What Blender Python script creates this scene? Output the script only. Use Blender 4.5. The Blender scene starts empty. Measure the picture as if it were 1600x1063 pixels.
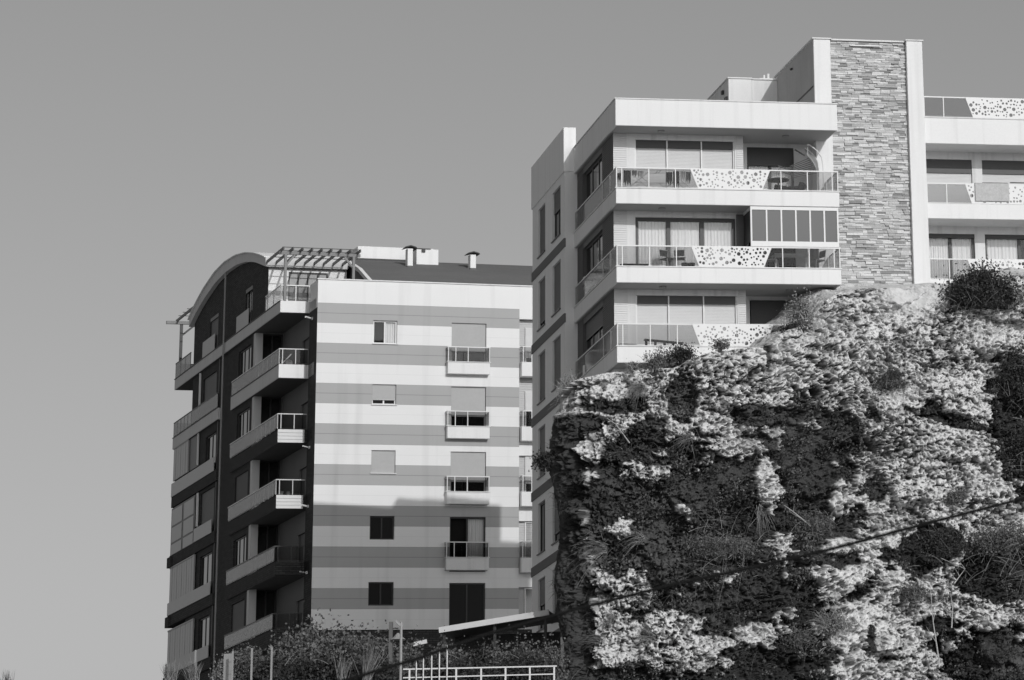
import bpy, bmesh, math, random
import numpy as np
from mathutils import Vector, Matrix
from mathutils.geometry import delaunay_2d_cdt
random.seed(7); rng = np.random.default_rng(7)
R = math.radians
SC = bpy.context.scene
COL = SC.collection
# ------------------------------------------------------------------ camera
CAMZ = 1.7
PITCH, ROLL = R(19.90), R(-2.98)
fwd = Vector((0, math.cos(PITCH), math.sin(PITCH))); rgt = Vector((1, 0, 0)); upv = rgt.cross(fwd)
r2 = math.cos(ROLL)*rgt + math.sin(ROLL)*upv
u2 = -math.sin(ROLL)*rgt + math.cos(ROLL)*upv
cam = bpy.data.cameras.new('camera'); camo = bpy.data.objects.new('camera', cam); COL.objects.link(camo)
m = Matrix((r2, u2, -fwd)).transposed().to_4x4(); m.translation = (0, 0, CAMZ); camo.matrix_world = m
cam.sensor_width = 36; cam.lens = 5819/1600*36
cam.shift_x = -893/1600; cam.shift_y = -1061.5/1600
cam.clip_start = 0.5; cam.clip_end = 5000
cam.dof.use_dof = True; cam.dof.focus_distance = 148; cam.dof.aperture_fstop = 8
SC.camera = camo
# ------------------------------------------------------------------ light
TA, TB = R(18.94), R(26.29)
EXA = Vector((math.cos(TA), math.sin(TA), 0)); EYA = Vector((-math.sin(TA), math.cos(TA), 0))
SUN = (0.27*EXA - EYA + Vector((0, 0, 0.458))).normalized()      # towards the sun
w = bpy.data.worlds.new('World'); SC.world = w; w.use_nodes = True
nt = w.node_tree; nt.nodes.clear()
sky = nt.nodes.new('ShaderNodeTexSky'); sky.sky_type = 'NISHITA'; sky.sun_disc = False
sky.sun_elevation = math.asin(SUN.z); sky.sun_rotation = math.atan2(SUN.x, SUN.y)
sky.dust_density = 2.0; sky.air_density = 1.0; sky.ozone_density = 1.0
bw = nt.nodes.new('ShaderNodeRGBToBW'); bg = nt.nodes.new('ShaderNodeBackground'); wo = nt.nodes.new('ShaderNodeOutputWorld')
nt.links.new(sky.outputs[0], bw.inputs[0]); nt.links.new(bw.outputs[0], bg.inputs[0]); nt.links.new(bg.outputs[0], wo.inputs[0])
bg.inputs[1].default_value = 0.102
sl = bpy.data.lights.new('sun', 'SUN'); so = bpy.data.objects.new('sun', sl); COL.objects.link(so)
sl.energy = 2.05; sl.angle = R(0.55); sl.color = (1, 1, 1)       # a black and white photograph: neutral light
so.rotation_euler = (-SUN).to_track_quat('-Z', 'Y').to_euler()
SC.view_settings.view_transform = 'Standard'; SC.view_settings.look = 'None'
SC.view_settings.exposure = -0.2; SC.view_settings.gamma = 1.0
SC.cycles.max_bounces = 6; SC.cycles.transparent_max_bounces = 12

# ------------------------------------------------------------------ helpers
def tag(o, label=None, cat=None, group=None, kind=None):
    if label: o['label'] = label
    if cat: o['category'] = cat
    if group: o['group'] = group
    if kind: o['kind'] = kind
    return o
def empty(name, loc=(0, 0, 0), rz=0, label=None, cat=None, group=None):
    o = bpy.data.objects.new(name, None); COL.objects.link(o); o.empty_display_size = .3
    o.location = loc; o.rotation_euler = (0, 0, rz); return tag(o, label, cat, group)
class MB:
    def __init__(s): s.v = []; s.f = []; s.m = []; s.mi = 0
    def quad(s, *p):
        n = len(s.v); s.v += [tuple(q) for q in p]; s.f.append(tuple(range(n, n+len(p)))); s.m.append(s.mi); return s
    def box(s, x0, x1, y0, y1, z0, z1):
        if x0 > x1: x0, x1 = x1, x0
        if y0 > y1: y0, y1 = y1, y0
        if z0 > z1: z0, z1 = z1, z0
        n = len(s.v)
        s.v += [(x0,y0,z0),(x1,y0,z0),(x1,y1,z0),(x0,y1,z0),(x0,y0,z1),(x1,y0,z1),(x1,y1,z1),(x0,y1,z1)]
        for f in ((0,3,2,1),(4,5,6,7),(0,1,5,4),(1,2,6,5),(2,3,7,6),(3,0,4,7)):
            s.f.append(tuple(n+i for i in f)); s.m.append(s.mi)
        return s
    def tube(s, pts, r, n=6, r1=None, cap=True):
        pts = [Vector(p) for p in pts]; k = len(pts); base = len(s.v)
        for i, p in enumerate(pts):
            d = (pts[min(i+1, k-1)] - pts[max(i-1, 0)]).normalized()
            a = d.cross(Vector((0, 0, 1)));  a = a if a.length > .05 else d.cross(Vector((0, 1, 0)))
            a.normalize(); b = d.cross(a); rr = r if r1 is None else r + (r1-r)*i/max(1, k-1)
            for j in range(n):
                t = 2*math.pi*j/n; s.v.append(tuple(p + a*math.cos(t)*rr + b*math.sin(t)*rr))
        for i in range(k-1):
            for j in range(n):
                s.f.append((base+i*n+j, base+i*n+(j+1) % n, base+(i+1)*n+(j+1) % n, base+(i+1)*n+j)); s.m.append(s.mi)
        if cap:
            s.f.append(tuple(base+j for j in range(n))[::-1]); s.m.append(s.mi)
            s.f.append(tuple(base+(k-1)*n+j for j in range(n))); s.m.append(s.mi)
        return s
    def bar(s, a, b, wd, h):
        """square bar from a to b, width wd (horizontal) and height h"""
        a = Vector(a); b = Vector(b); d = (b-a).normalized(); u = d.cross(Vector((0, 0, 1)))
        u = u.normalized() if u.length > .05 else Vector((1, 0, 0)); q = u.cross(d).normalized()
        n = len(s.v)
        for p in (a, b):
            for i, j in ((-1,-1),(1,-1),(1,1),(-1,1)): s.v.append(tuple(p + u*wd/2*i + q*h/2*j))
        for f in ((0,1,2,3),(7,6,5,4),(0,4,5,1),(1,5,6,2),(2,6,7,3),(3,7,4,0)):
            s.f.append(tuple(n+i for i in f)); s.m.append(s.mi)
        return s
    def prism(s, poly, axis, a, b):
        """extrude a 2-D outline along an axis (0: poly is y,z; 1: poly is x,z; 2: poly is x,y)"""
        def P(p, t): return (t, p[0], p[1]) if axis == 0 else ((p[0], t, p[1]) if axis == 1 else (p[0], p[1], t))
        n = len(s.v); k = len(poly)
        s.v += [P(p, a) for p in poly] + [P(p, b) for p in poly]
        s.f.append(tuple(range(n, n+k))); s.m.append(s.mi)
        s.f.append(tuple(range(n+k, n+2*k))[::-1]); s.m.append(s.mi)
        for i in range(k):
            j = (i+1) % k; s.f.append((n+i, n+k+i, n+k+j, n+j)); s.m.append(s.mi)
        return s
    def build(s, name, mat, parent=None, loc=(0, 0, 0), rz=0, smooth=False, fix=True, bevel=0):
        me = bpy.data.meshes.new(name); me.from_pydata(s.v, [], s.f)
        for mm in (mat if isinstance(mat, (list, tuple)) else [mat]): me.materials.append(mm)
        if any(s.m): me.polygons.foreach_set('material_index', s.m)
        if fix:
            bm = bmesh.new(); bm.from_mesh(me); bmesh.ops.recalc_face_normals(bm, faces=bm.faces); bm.to_mesh(me); bm.free()
        if smooth: me.polygons.foreach_set('use_smooth', [True]*len(me.polygons))
        o = bpy.data.objects.new(name, me); COL.objects.link(o); o.location = loc; o.rotation_euler = (0, 0, rz)
        if parent: o.parent = parent
        if bevel:
            md = o.modifiers.new('bevel', 'BEVEL'); md.width = bevel; md.segments = 1; md.limit_method = 'ANGLE'
        return o

# ------------------------------------------------------------------ materials
MATS = {}
def mat(name, v, rough=.8, var=.12, scale=.6, fine=.05, fscale=14, bump=.15, bscale=30, stretch=(1, 1, 1), streak=0, spec=.3, metal=0):
    """grey procedural surface: broad and fine tone variation, optional vertical rain streaks, bump"""
    mt = bpy.data.materials.new(name); mt.use_nodes = True; N = mt.node_tree.nodes; L = mt.node_tree.links
    b = N['Principled BSDF']; tc = N.new('ShaderNodeTexCoord'); mp = N.new('ShaderNodeMapping'); mp.inputs['Scale'].default_value = stretch
    L.new(tc.outputs['Object'], mp.inputs[0])
    def noise(sc, det=4):
        n = N.new('ShaderNodeTexNoise'); n.inputs['Scale'].default_value = sc; n.inputs['Detail'].default_value = det
        L.new(mp.outputs[0], n.inputs['Vector']); return n.outputs['Fac']
    def ma(op, a, c):
        n = N.new('ShaderNodeMath'); n.operation = op
        for i, q in enumerate((a, c)):
            if isinstance(q, (int, float)): n.inputs[i].default_value = q
            else: L.new(q, n.inputs[i])
        return n.outputs[0]
    val = ma('ADD', ma('MULTIPLY', ma('SUBTRACT', noise(scale), .5), var*2), ma('MULTIPLY', ma('SUBTRACT', noise(fscale, 2), .5), fine*2))
    if streak:
        ms = N.new('ShaderNodeMapping'); ms.inputs['Scale'].default_value = (3.2, 3.2, .12); L.new(tc.outputs['Object'], ms.inputs[0])
        n = N.new('ShaderNodeTexNoise'); n.inputs['Scale'].default_value = 1.1; n.inputs['Detail'].default_value = 3; L.new(ms.outputs[0], n.inputs['Vector'])
        val = ma('SUBTRACT', val, ma('MULTIPLY', ma('MAXIMUM', ma('SUBTRACT', n.outputs['Fac'], .52), 0), streak*4))
    val = ma('MULTIPLY', ma('ADD', val, 1.0), v)
    cb = N.new('ShaderNodeCombineColor')
    for i in range(3): L.new(val, cb.inputs[i])
    L.new(cb.outputs[0], b.inputs['Base Color'])
    b.inputs['Roughness'].default_value = rough; b.inputs['Specular IOR Level'].default_value = spec; b.inputs['Metallic'].default_value = metal
    if bump:
        bp = N.new('ShaderNodeBump'); bp.inputs['Strength'].default_value = bump; bp.inputs['Distance'].default_value = .02
        L.new(noise(bscale, 3), bp.inputs['Height']); L.new(bp.outputs[0], b.inputs['Normal'])
    mt['val'] = v; MATS[name] = mt
    mt['_v'] = 1
    return mt
white = mat('white_plaster', .80, .9, .04, .5, .05, 22, .2, 45, streak=.10)
white_dirty = mat('weathered_white_plaster', .74, .9, .06, .5, .06, 22, .25, 45, streak=.2)
wingm = mat('pale_render', .84, .9, .05, .35, .04, 16, .25, 40, streak=.06)
bandm = mat('dark_band_render', .17, .9, .08, .5, .06, 16, .2, 40)
bandgrey = mat('grey_band_render', .40, .9, .05, .5, .06, 22, .2, 45, streak=.08)
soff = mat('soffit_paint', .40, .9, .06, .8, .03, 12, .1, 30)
brickdark = mat('dark_brick', .055, .9, .15, .7, .1, 20, .4, 30)
fasciaB = mat('grey_fascia_paint', .60, .85, .05, .6, .04, 16, .15, 30, streak=.1)
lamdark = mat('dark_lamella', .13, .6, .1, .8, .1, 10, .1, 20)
lamlight = mat('sunlit_lamella', .66, .6, .05, .8, .05, 10, .1, 20)
shut = mat('shutter_slats', .62, .5, .06, .8, .05, 8, .1, 20, stretch=(1, 1, 4))
shutgrey = mat('grey_shutter_slats', .42, .5, .06, .8, .05, 8, .1, 20)
shutmid = mat('brown_shutter_slats', .15, .5, .06, .8, .05, 8, .1, 20)
shutdark = mat('dark_shutter_slats', .16, .5, .08, .8, .08, 8, .1, 20)
frame_w = mat('white_frame', .72, .35, .03, 2, .02, 10, 0)
frame_d = mat('dark_frame', .045, .4, .1, 2, .05, 10, 0)
frame_g = mat('grey_frame', .30, .4, .05, 2, .03, 10, 0)
curtain = mat('white_curtain', .82, .9, .04, 1.2, .06, 6, 0, stretch=(6, 6, .3))
blackroom = mat('light_block_dark', .012, .9, .2, 2, .1, 10, 0)
frost = mat('frosted_panel', .27, .35, .06, .8, .03, 8, 0, spec=.5)
rooftile = mat('roof_shingle', .15, .9, .12, .8, .18, 9, .6, 14, stretch=(1, 2.5, 2.5))
ventm = mat('vent_box', .62, .8, .06, 1, .04, 10, .1, 30)
darkm = mat('dark_metal', .04, .5, .1, 2, .1, 10, 0)
steel = mat('pale_steel', .55, .35, .05, 3, .04, 20, 0, spec=.6)
timber_w = mat('painted_timber', .24, .7, .12, 2, .08, 12, .1, 20)
cloth_d = mat('dark_cloth', .035, .95, .2, 3, .1, 20, .2, 30)
cloth_m = mat('grey_cloth', .28, .95, .15, 3, .1, 20, .2, 30)
cloth_l2 = mat('woven_rug', .50, .95, .2, 5, .2, 18, .3, 30)
cloth_l = mat('pale_cloth', .62, .95, .1, 3, .08, 20, .2, 30)
leaf_d = mat('dark_leaf', .042, .6, .5, 1.5, .4, 9, 0)
leaf_m = mat('mid_leaf', .125, .6, .5, 1.5, .4, 9, 0)
leaf_l = mat('pale_leaf', .22, .7, .35, 1.5, .3, 9, 0)
bark = mat('bark', .10, .9, .2, 2, .2, 12, .3, 20)
dry = mat('dry_stem', .42, .9, .2, 2, .2, 12, 0)
cablem = mat('black_cable', .008, 1, .05, 3, .05, 10, 0)
def glass(name, tint, rough=.03, refl=.12):
    mt = bpy.data.materials.new(name); mt.use_nodes = True; N = mt.node_tree.nodes; L = mt.node_tree.links; N.clear()
    o = N.new('ShaderNodeOutputMaterial'); t = N.new('ShaderNodeBsdfTransparent'); g = N.new('ShaderNodeBsdfGlossy'); x = N.new('ShaderNodeMixShader')
    fr = N.new('ShaderNodeFresnel'); fr.inputs[0].default_value = 1.45; mm = N.new('ShaderNodeMath'); mm.operation = 'MULTIPLY_ADD'; mm.inputs[1].default_value = .32; mm.inputs[2].default_value = refl
    t.inputs[0].default_value = (tint, tint, tint, 1); g.inputs[0].default_value = (1, 1, 1, 1); g.inputs['Roughness'].default_value = rough
    L.new(fr.outputs[0], mm.inputs[0]); L.new(mm.outputs[0], x.inputs[0]); L.new(t.outputs[0], x.inputs[1]); L.new(g.outputs[0], x.inputs[2]); L.new(x.outputs[0], o.inputs[0]); return mt
railglass = glass('rail_glass', .74, .05, .0)
winglass = glass('window_glass', .85, .02, .02)
shadeglass = mat('shade_window_glass', .012, .35, .1, 1, 0, 8, 0, spec=.15)  # copy of the dark glass, duller for windows that stand in shadow
darkglass = mat('dark_glass', .014, .06, .1, 1, 0, 8, 0, spec=.8)

def striped():
    """white and grey painted courses, 0.935 m each, with a fine joint every half course (object z)"""
    mt = bpy.data.materials.new('striped_render'); mt.use_nodes = True; N = mt.node_tree.nodes; L = mt.node_tree.links
    b = N['Principled BSDF']; tc = N.new('ShaderNodeTexCoord'); sp = N.new('ShaderNodeSeparateXYZ'); L.new(tc.outputs['Object'], sp.inputs[0])
    def ma(op, a, c=0.):
        n = N.new('ShaderNodeMath'); n.operation = op
        for i, q in enumerate((a, c)):
            if isinstance(q, (int, float)): n.inputs[i].default_value = q
            else: L.new(q, n.inputs[i])
        return n.outputs[0]
    def noise(sc, det, st=(1, 1, 1)):
        mp = N.new('ShaderNodeMapping'); mp.inputs['Scale'].default_value = st; L.new(tc.outputs['Object'], mp.inputs[0])
        n = N.new('ShaderNodeTexNoise'); n.inputs['Scale'].default_value = sc; n.inputs['Detail'].default_value = det; L.new(mp.outputs[0], n.inputs['Vector']); return n.outputs['Fac']
    z = sp.outputs[2]
    t = ma('DIVIDE', ma('SUBTRACT', 11.19, z), 1.870); fr = ma('FRACT', ma('ADD', t, 10.))
    grey = ma('MULTIPLY', ma('LESS_THAN', fr, .5), ma('LESS_THAN', z, 11.19))
    j = ma('FRACT', ma('ADD', ma('MULTIPLY', t, 4.), 40.)); joint = ma('MULTIPLY', ma('LESS_THAN', ma('ABSOLUTE', ma('SUBTRACT', j, .5)), .5), ma('GREATER_THAN', ma('ABSOLUTE', ma('SUBTRACT', j, .5)), .474))
    joint = ma('MULTIPLY', joint, ma('LESS_THAN', z, 11.3))
    base = ma('SUBTRACT', ma('SUBTRACT', .80, ma('MULTIPLY', grey, .385)), ma('MULTIPLY', joint, ma('ADD', .06, ma('MULTIPLY', grey, .10))))
    k = ma('ADD', .93, ma('ADD', ma('MULTIPLY', noise(.7, 4), .07), ma('MULTIPLY', noise(20, 2), .07)))
    st = ma('MULTIPLY', ma('MAXIMUM', ma('SUBTRACT', noise(.8, 3, (2, 2, .12)), .54), 0.), .5)
    v = ma('MULTIPLY', base, ma('SUBTRACT', k, st)); cb = N.new('ShaderNodeCombineColor')
    for i in range(3): L.new(v, cb.inputs[i])
    L.new(cb.outputs[0], b.inputs['Base Color']); b.inputs['Roughness'].default_value = .9; b.inputs['Specular IOR Level'].default_value = .2
    bp = N.new('ShaderNodeBump'); bp.inputs['Strength'].default_value = .2; bp.inputs['Distance'].default_value = .02
    L.new(noise(45, 3), bp.inputs['Height']); L.new(bp.outputs[0], b.inputs['Normal']); return mt
stripem = striped()
def brickwall(name, v, mortar):
    mt = bpy.data.materials.new(name); mt.use_nodes = True; N = mt.node_tree.nodes; L = mt.node_tree.links; b = N['Principled BSDF']
    tc = N.new('ShaderNodeTexCoord'); sp = N.new('ShaderNodeSeparateXYZ'); L.new(tc.outputs['Object'], sp.inputs[0])
    ad = N.new('ShaderNodeMath'); ad.operation = 'ADD'; L.new(sp.outputs[0], ad.inputs[0]); L.new(sp.outputs[1], ad.inputs[1])
    cx = N.new('ShaderNodeCombineXYZ'); L.new(ad.outputs[0], cx.inputs[0]); L.new(sp.outputs[2], cx.inputs[1])
    br = N.new('ShaderNodeTexBrick'); L.new(cx.outputs[0], br.inputs['Vector']); br.inputs['Scale'].default_value = 1
    br.inputs['Brick Width'].default_value = .32; br.inputs['Row Height'].default_value = .10; br.inputs['Mortar Size'].default_value = .012
    br.inputs['Color1'].default_value = (v*.75,)*3+(1,); br.inputs['Color2'].default_value = (v*1.3,)*3+(1,); br.inputs['Mortar'].default_value = (mortar,)*3+(1,)
    L.new(br.outputs[0], b.inputs['Base Color']); b.inputs['Roughness'].default_value = .85; b.inputs['Specular IOR Level'].default_value = .25
    bp = N.new('ShaderNodeBump'); bp.inputs['Strength'].default_value = .6; bp.inputs['Distance'].default_value = .01; L.new(br.outputs['Fac'], bp.inputs['Height']); bp.invert = True
    L.new(bp.outputs[0], b.inputs['Normal']); return mt
brick = brickwall('dark_clinker_brick', .048, .02)

# ------------------------------------------------------------------ facade helpers (local: x along the wall, -y outwards, z up)
def ribs(mb, x0, x1, y, z0, z1, pitch, dep=.02):
    """horizontal overlapping slats on the plane y, leaning outwards at the foot"""
    n = max(1, round((z1-z0)/pitch)); h = (z1-z0)/n
    for i in range(n):
        a = z0+i*h; c = a+h
        mb.quad((x0, y-dep, a), (x1, y-dep, a), (x1, y, c), (x0, y, c)); mb.quad((x0, y, a), (x1, y, a), (x1, y-dep, a), (x0, y-dep, a))
def sheet(mb, u0, u1, z0, z1, y, holes, dep=.18, side=False):
    """wall face on the plane y with rectangular openings and their reveals.  side: plane is x=y value, u runs along y"""
    P = (lambda u, d, z: (y+d, u, z)) if side else (lambda u, d, z: (u, y+d, z))
    us = sorted({u0, u1, *[h[0] for h in holes], *[h[1] for h in holes]}); zs = sorted({z0, z1, *[h[2] for h in holes], *[h[3] for h in holes]})
    us = [u for u in us if u0 <= u <= u1]; zs = [z for z in zs if z0 <= z <= z1]
    for i in range(len(us)-1):
        for k in range(len(zs)-1):
            cu = (us[i]+us[i+1])/2; cz = (zs[k]+zs[k+1])/2
            if any(h[0] < cu < h[1] and h[2] < cz < h[3] for h in holes): continue
            mb.quad(P(us[i], 0, zs[k]), P(us[i+1], 0, zs[k]), P(us[i+1], 0, zs[k+1]), P(us[i], 0, zs[k+1]))
    for a, b, c, d in holes:
        mb.quad(P(a, 0, c), P(a, dep, c), P(a, dep, d), P(a, 0, d)); mb.quad(P(b, 0, c), P(b, dep, c), P(b, dep, d), P(b, 0, d))
        mb.quad(P(a, 0, c), P(b, 0, c), P(b, dep, c), P(a, dep, c)); mb.quad(P(a, 0, d), P(b, 0, d), P(b, dep, d), P(a, dep, d))
def window(par, u0, u1, z0, z1, y, side=False, panes=2, fr=frame_w, pane=darkglass, fw=.06, shutter=0, shm=None, curt=(), box=0, dep=.16, sill=True, name='window', transom=0):
    """a window in an opening; shutter = share covered by a lowered roller blind, curt = indices of panes with curtains"""
    w_ = u1-u0; loc = (y, u1, 0) if side else (u0, y, 0); rz = -math.pi/2 if side else 0
    f = MB(); yy = dep
    f.box(0, fw, yy-.05, yy, z0, z1); f.box(w_-fw, w_, yy-.05, yy, z0, z1); f.box(fw, w_-fw, yy-.05, yy, z1-fw, z1); f.box(fw, w_-fw, yy-.05, yy, z0, z0+fw)
    for i in range(1, panes):
        c = w_*i/panes; f.box(c-fw*.6, c+fw*.6, yy-.045, yy, z0+fw, z1-fw)
    for k in range(transom):
        zz = z0+(z1-z0)*(k+1)/(transom+1); f.box(fw, w_-fw, yy-.04, yy, zz-fw*.5, zz+fw*.5)
    if sill: f.box(-.05, w_+.05, -.06, yy-.051, z0-.035, z0+.004)
    fo = f.build(name, fr, par, loc, rz)
    g = MB()
    for i in range(panes):
        a = w_*i/panes+fw*.7; b = w_*(i+1)/panes-fw*.7
        g.quad((a, yy-.018, z0+fw*.9), (b, yy-.018, z0+fw*.9), (b, yy-.018, z1-fw*.9), (a, yy-.018, z1-fw*.9))
    po = g.build('pane', winglass if curt else pane, fo)
    if curt:
        c_ = MB(); d_ = MB()
        for i in range(panes):
            a = w_*i/panes+fw*.7; b = w_*(i+1)/panes-fw*.7
            if i in curt:
                n = 26; zz = (z0+fw, z1-fw)
                for j in range(n):
                    t0 = a+(b-a)*j/n; t1 = a+(b-a)*(j+1)/n; q0 = yy+.06+.02*math.sin(j*2.1+i)+.008*math.sin(j*5.3); q1 = yy+.06+.02*math.sin((j+1)*2.1+i)+.008*math.sin((j+1)*5.3)
                    c_.quad((t0, q0, zz[0]), (t1, q1, zz[0]), (t1, q1, zz[1]), (t0, q0, zz[1]))
        c_.build('curtain', curtain, fo, fix=False)
        MB().box(0, w_, yy+.14, yy+.2, z0, z1).build('room', blackroom, fo)
    else:
        MB().box(0, w_, yy+.01, yy+.05, z0, z1).build('backing', blackroom, fo)
    if box: MB().box(.004, w_-.004, yy-.13, yy-.052, z1-box, z1-.004).build('shutter_box', frame_d, fo)
    if shutter > 0:
        s_ = MB(); zt = z1-box; zb = zt-(zt-z0)*shutter; ribs(s_, .02, w_-.02, yy-.065, zb, zt, .055, .012); s_.box(.02, w_-.02, yy-.08, yy-.06, zb-.03, zb)
        s_.build('roller_shutter', shm or shut, fo, fix=False)
    return fo
def glass_rail(par, pts, z0, z1, posts, gm=None, pr=.018, rail=.022, name='railing', rm=None, flat=False, top=True):
    """glazed balustrade along a list of (x,y) corners; posts = list of (x,y)"""
    f = MB()
    for (a, b) in zip(pts, pts[1:]):
        if top: f.bar((a[0], a[1], z1-.02), (b[0], b[1], z1-.02), rail*2, .045)
        if flat: f.bar((a[0], a[1], z0+.03), (b[0], b[1], z0+.03), rail*1.6, .04)
    for (x, y) in posts: f.box(x-pr, x+pr, y-pr, y+pr, z0+.002, z1-.044)
    o = f.build(name, rm or frame_w, par)
    g = MB()
    for (a, b) in zip(pts, pts[1:]):
        A_ = Vector((*a, 0)); B_ = Vector((*b, 0)); g.bar(A_+Vector((0, 0, (z0+z1)/2)), B_+Vector((0, 0, (z0+z1)/2)), .012, z1-z0-.1)
    g.build('glass_panel', gm or railglass, o)
    return o
def perforated(par, top0, top1, bot0, bot1, z0, z1, y, seed, clip=None):
    """white sheet panel with round holes really cut through, wider at the top"""
    rr = random.Random(seed); circ = []
    tries = 0
    while len(circ) < 78 and tries < 9000:
        tries += 1; r = rr.choice([.026, .03, .036, .036, .044, .05, .058, .074]); z = rr.uniform(z0+r+.02, z1-r-.03); t = (z-z0)/(z1-z0)
        a = bot0+(top0-bot0)*t+r+.03; b = bot1+(top1-bot1)*t-r-.03; x = rr.uniform(a, b)
        if all((x-c[0])**2+(z-c[1])**2 > (r+c[2]+.018)**2 for c in circ): circ.append((x, z, r))
    V = [(bot0, z0), (bot1, z0), (top1, z1), (top0, z1)]; E_ = [(0, 1), (1, 2), (2, 3), (3, 0)]; rings = []
    for x, z, r in circ:
        n = 10; b = len(V); V += [(x+r*math.cos(2*math.pi*i/n), z+r*math.sin(2*math.pi*i/n)) for i in range(n)]; E_ += [(b+i, b+(i+1) % n) for i in range(n)]; rings.append((b, n))
    o = delaunay_2d_cdt([Vector(p) for p in V], E_, [], 1, 1e-6); vo, fo = o[0], o[2]; mb = MB(); th = .02
    for f in fo:
        cx = sum(vo[i].x for i in f)/len(f); cz = sum(vo[i].y for i in f)/len(f)
        if any((cx-x)**2+(cz-z)**2 < (r*.94)**2 for x, z, r in circ): continue
        mb.quad(*[(vo[i].x, y, vo[i].y) for i in f]); mb.quad(*[(vo[i].x, y+th, vo[i].y) for i in f][::-1])
    for b, n in rings+[(0, 4)]:
        for i in range(n):
            p, q = V[b+i], V[b+(i+1) % n]; mb.quad((p[0], y, p[1]), (q[0], y, q[1]), (q[0], y+th, q[1]), (p[0], y+th, p[1]))
    return mb.build('perforated_panel', frame_w, par, fix=False)

# ================================================================== setting: ground
OAW = (-18.70, 138.93, 28.20); OBW = (-37.45, 173.90, 23.46)
def ground_z(x, y):
    t = np.clip((y-25)/35, 0, 1); s = t*t*(3-2*t)
    rise = np.where(y < 178, 1.7+.081*y, 16.1 - np.clip(y-178, 0, 250)*.06)
    k = 1/(1+np.exp((y-25-0*x)/-6.)); return (rise - np.clip((x+16)/10, 0, 1)*3.0)*k*s
def noise2(x, y, s=0):
    return (np.sin(x*.9+s)*np.cos(y*.7+1.3*s)+.5*np.sin(x*2.3+y*1.9+s)+.3*np.cos(x*4.1-y*3.7+2*s))/1.8
gx = np.concatenate([np.linspace(-1500, -90, 24), np.linspace(-85, 60, 146), np.linspace(70, 1500, 24)])
gy = np.concatenate([np.linspace(-800, 20, 16), np.linspace(25, 200, 120), np.linspace(215, 3000, 30)])
GX, GY = np.meshgrid(gx, gy); GZ = ground_z(GX, GY) + .18*noise2(GX*.8, GY*.8)*((GY > 30) & (GY < 210))
nv = len(gx)
me = bpy.data.meshes.new('ground'); me.from_pydata([tuple(p) for p in np.stack([GX, GY, GZ], -1).reshape(-1, 3)], [],
    [(j*nv+i, j*nv+i+1, (j+1)*nv+i+1, (j+1)*nv+i) for j in range(len(gy)-1) for i in range(nv-1)])
gm = mat('dry_grass_soil', .30, .95, .3, .4, .25, 5, .6, 8); me.materials.append(gm)
go = bpy.data.objects.new('ground', me); COL.objects.link(go); tag(go, 'dry sloping ground below the apartment blocks', 'ground', kind='structure')

# ================================================================== building A: pale block on the cliff
A = empty('apartment_building', OAW, TA, 'pale apartment block with wrap-round balconies and stone clad tower on top of the rock cliff', 'building')
FL = [(3.58, 6.0), (.59, 3.0), (-2.40, 0.0)]        # floor, soffit above
addeddark = mat('added_sheet_dark', .22, .7, .1, 1, .1, 8, .1, 20)
twside = mat('shade_side_render', .46, .9, .16, .5, .06, 9, .2, 30, streak=.1)  # mottled; darker tone paints in the shade of the tower's left side
# roof and balcony slabs
def slabA(name, z0, z1, coping=True):
    o = MB().box(0, 8.70, 0, 8.55, z0, z1).build(name, white, A, bevel=.012)
    if coping: MB().box(-.03, 8.73, -.03, 8.58, z1+.002, z1+.045).build('coping', white_dirty, o)
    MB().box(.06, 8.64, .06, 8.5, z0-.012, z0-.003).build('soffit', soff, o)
    MB().box(.09, 8.6, .09, 8.45, z1+.003, z1+.015).build('added_dark_sheet', addeddark, o)  # dark sheet added on the slab tops to cut bounced light
    for x in ((1.9, 6.9) if z0 > 1 else (1.9, 6.9)):
        k = MB(); k.prism([(x+.14*math.cos(t*math.pi/5), 1.05*(1 if x > 5 else .62)+.14*math.sin(t*math.pi/5)) for t in range(10)], 2, z0-.06, z0-.013); k.build('ceiling_lamp', frame_g, o)
    return o
roofA = slabA('roof', 6.0, 7.03)
for k in range(3): slabA('balcony_slab', 3.0-3*k, 3.58-2.99*k)
wA = MB()
for zf, zs in FL:
    sheet(wA, .67, 4.90+.06, zf-.02, zs, 1.25, [(.99, 4.90, zf+.02, zs-.24)], .2)
    sheet(wA, 5.24, 8.28, zf-.02, zs, 2.45, [(5.67, 7.55, zf+.02, zs-.16)], .2)
    wA.quad((5.24, 1.25, zf-.02), (5.24, 2.45, zf-.02), (5.24, 2.45, zs), (5.24, 1.25, zs))
wA.box(.15, 8.2, 1.3, 8.5, -16, -2.98)
wA.build('wall', white_dirty, A, fix=False)
MB().box(.9, 8.27, 2.95, 8.3, -2.9, 6.9).build('light_block', blackroom, A)  # inner dark box added to block light
# cladding on the front piers
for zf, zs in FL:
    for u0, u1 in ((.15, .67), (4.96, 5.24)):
        cl = MB(); ribs(cl, u0, u1, 1.25, zf, zs, .085, .02); cl.build('pier_cladding', lamlight, A, fix=False)
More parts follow.
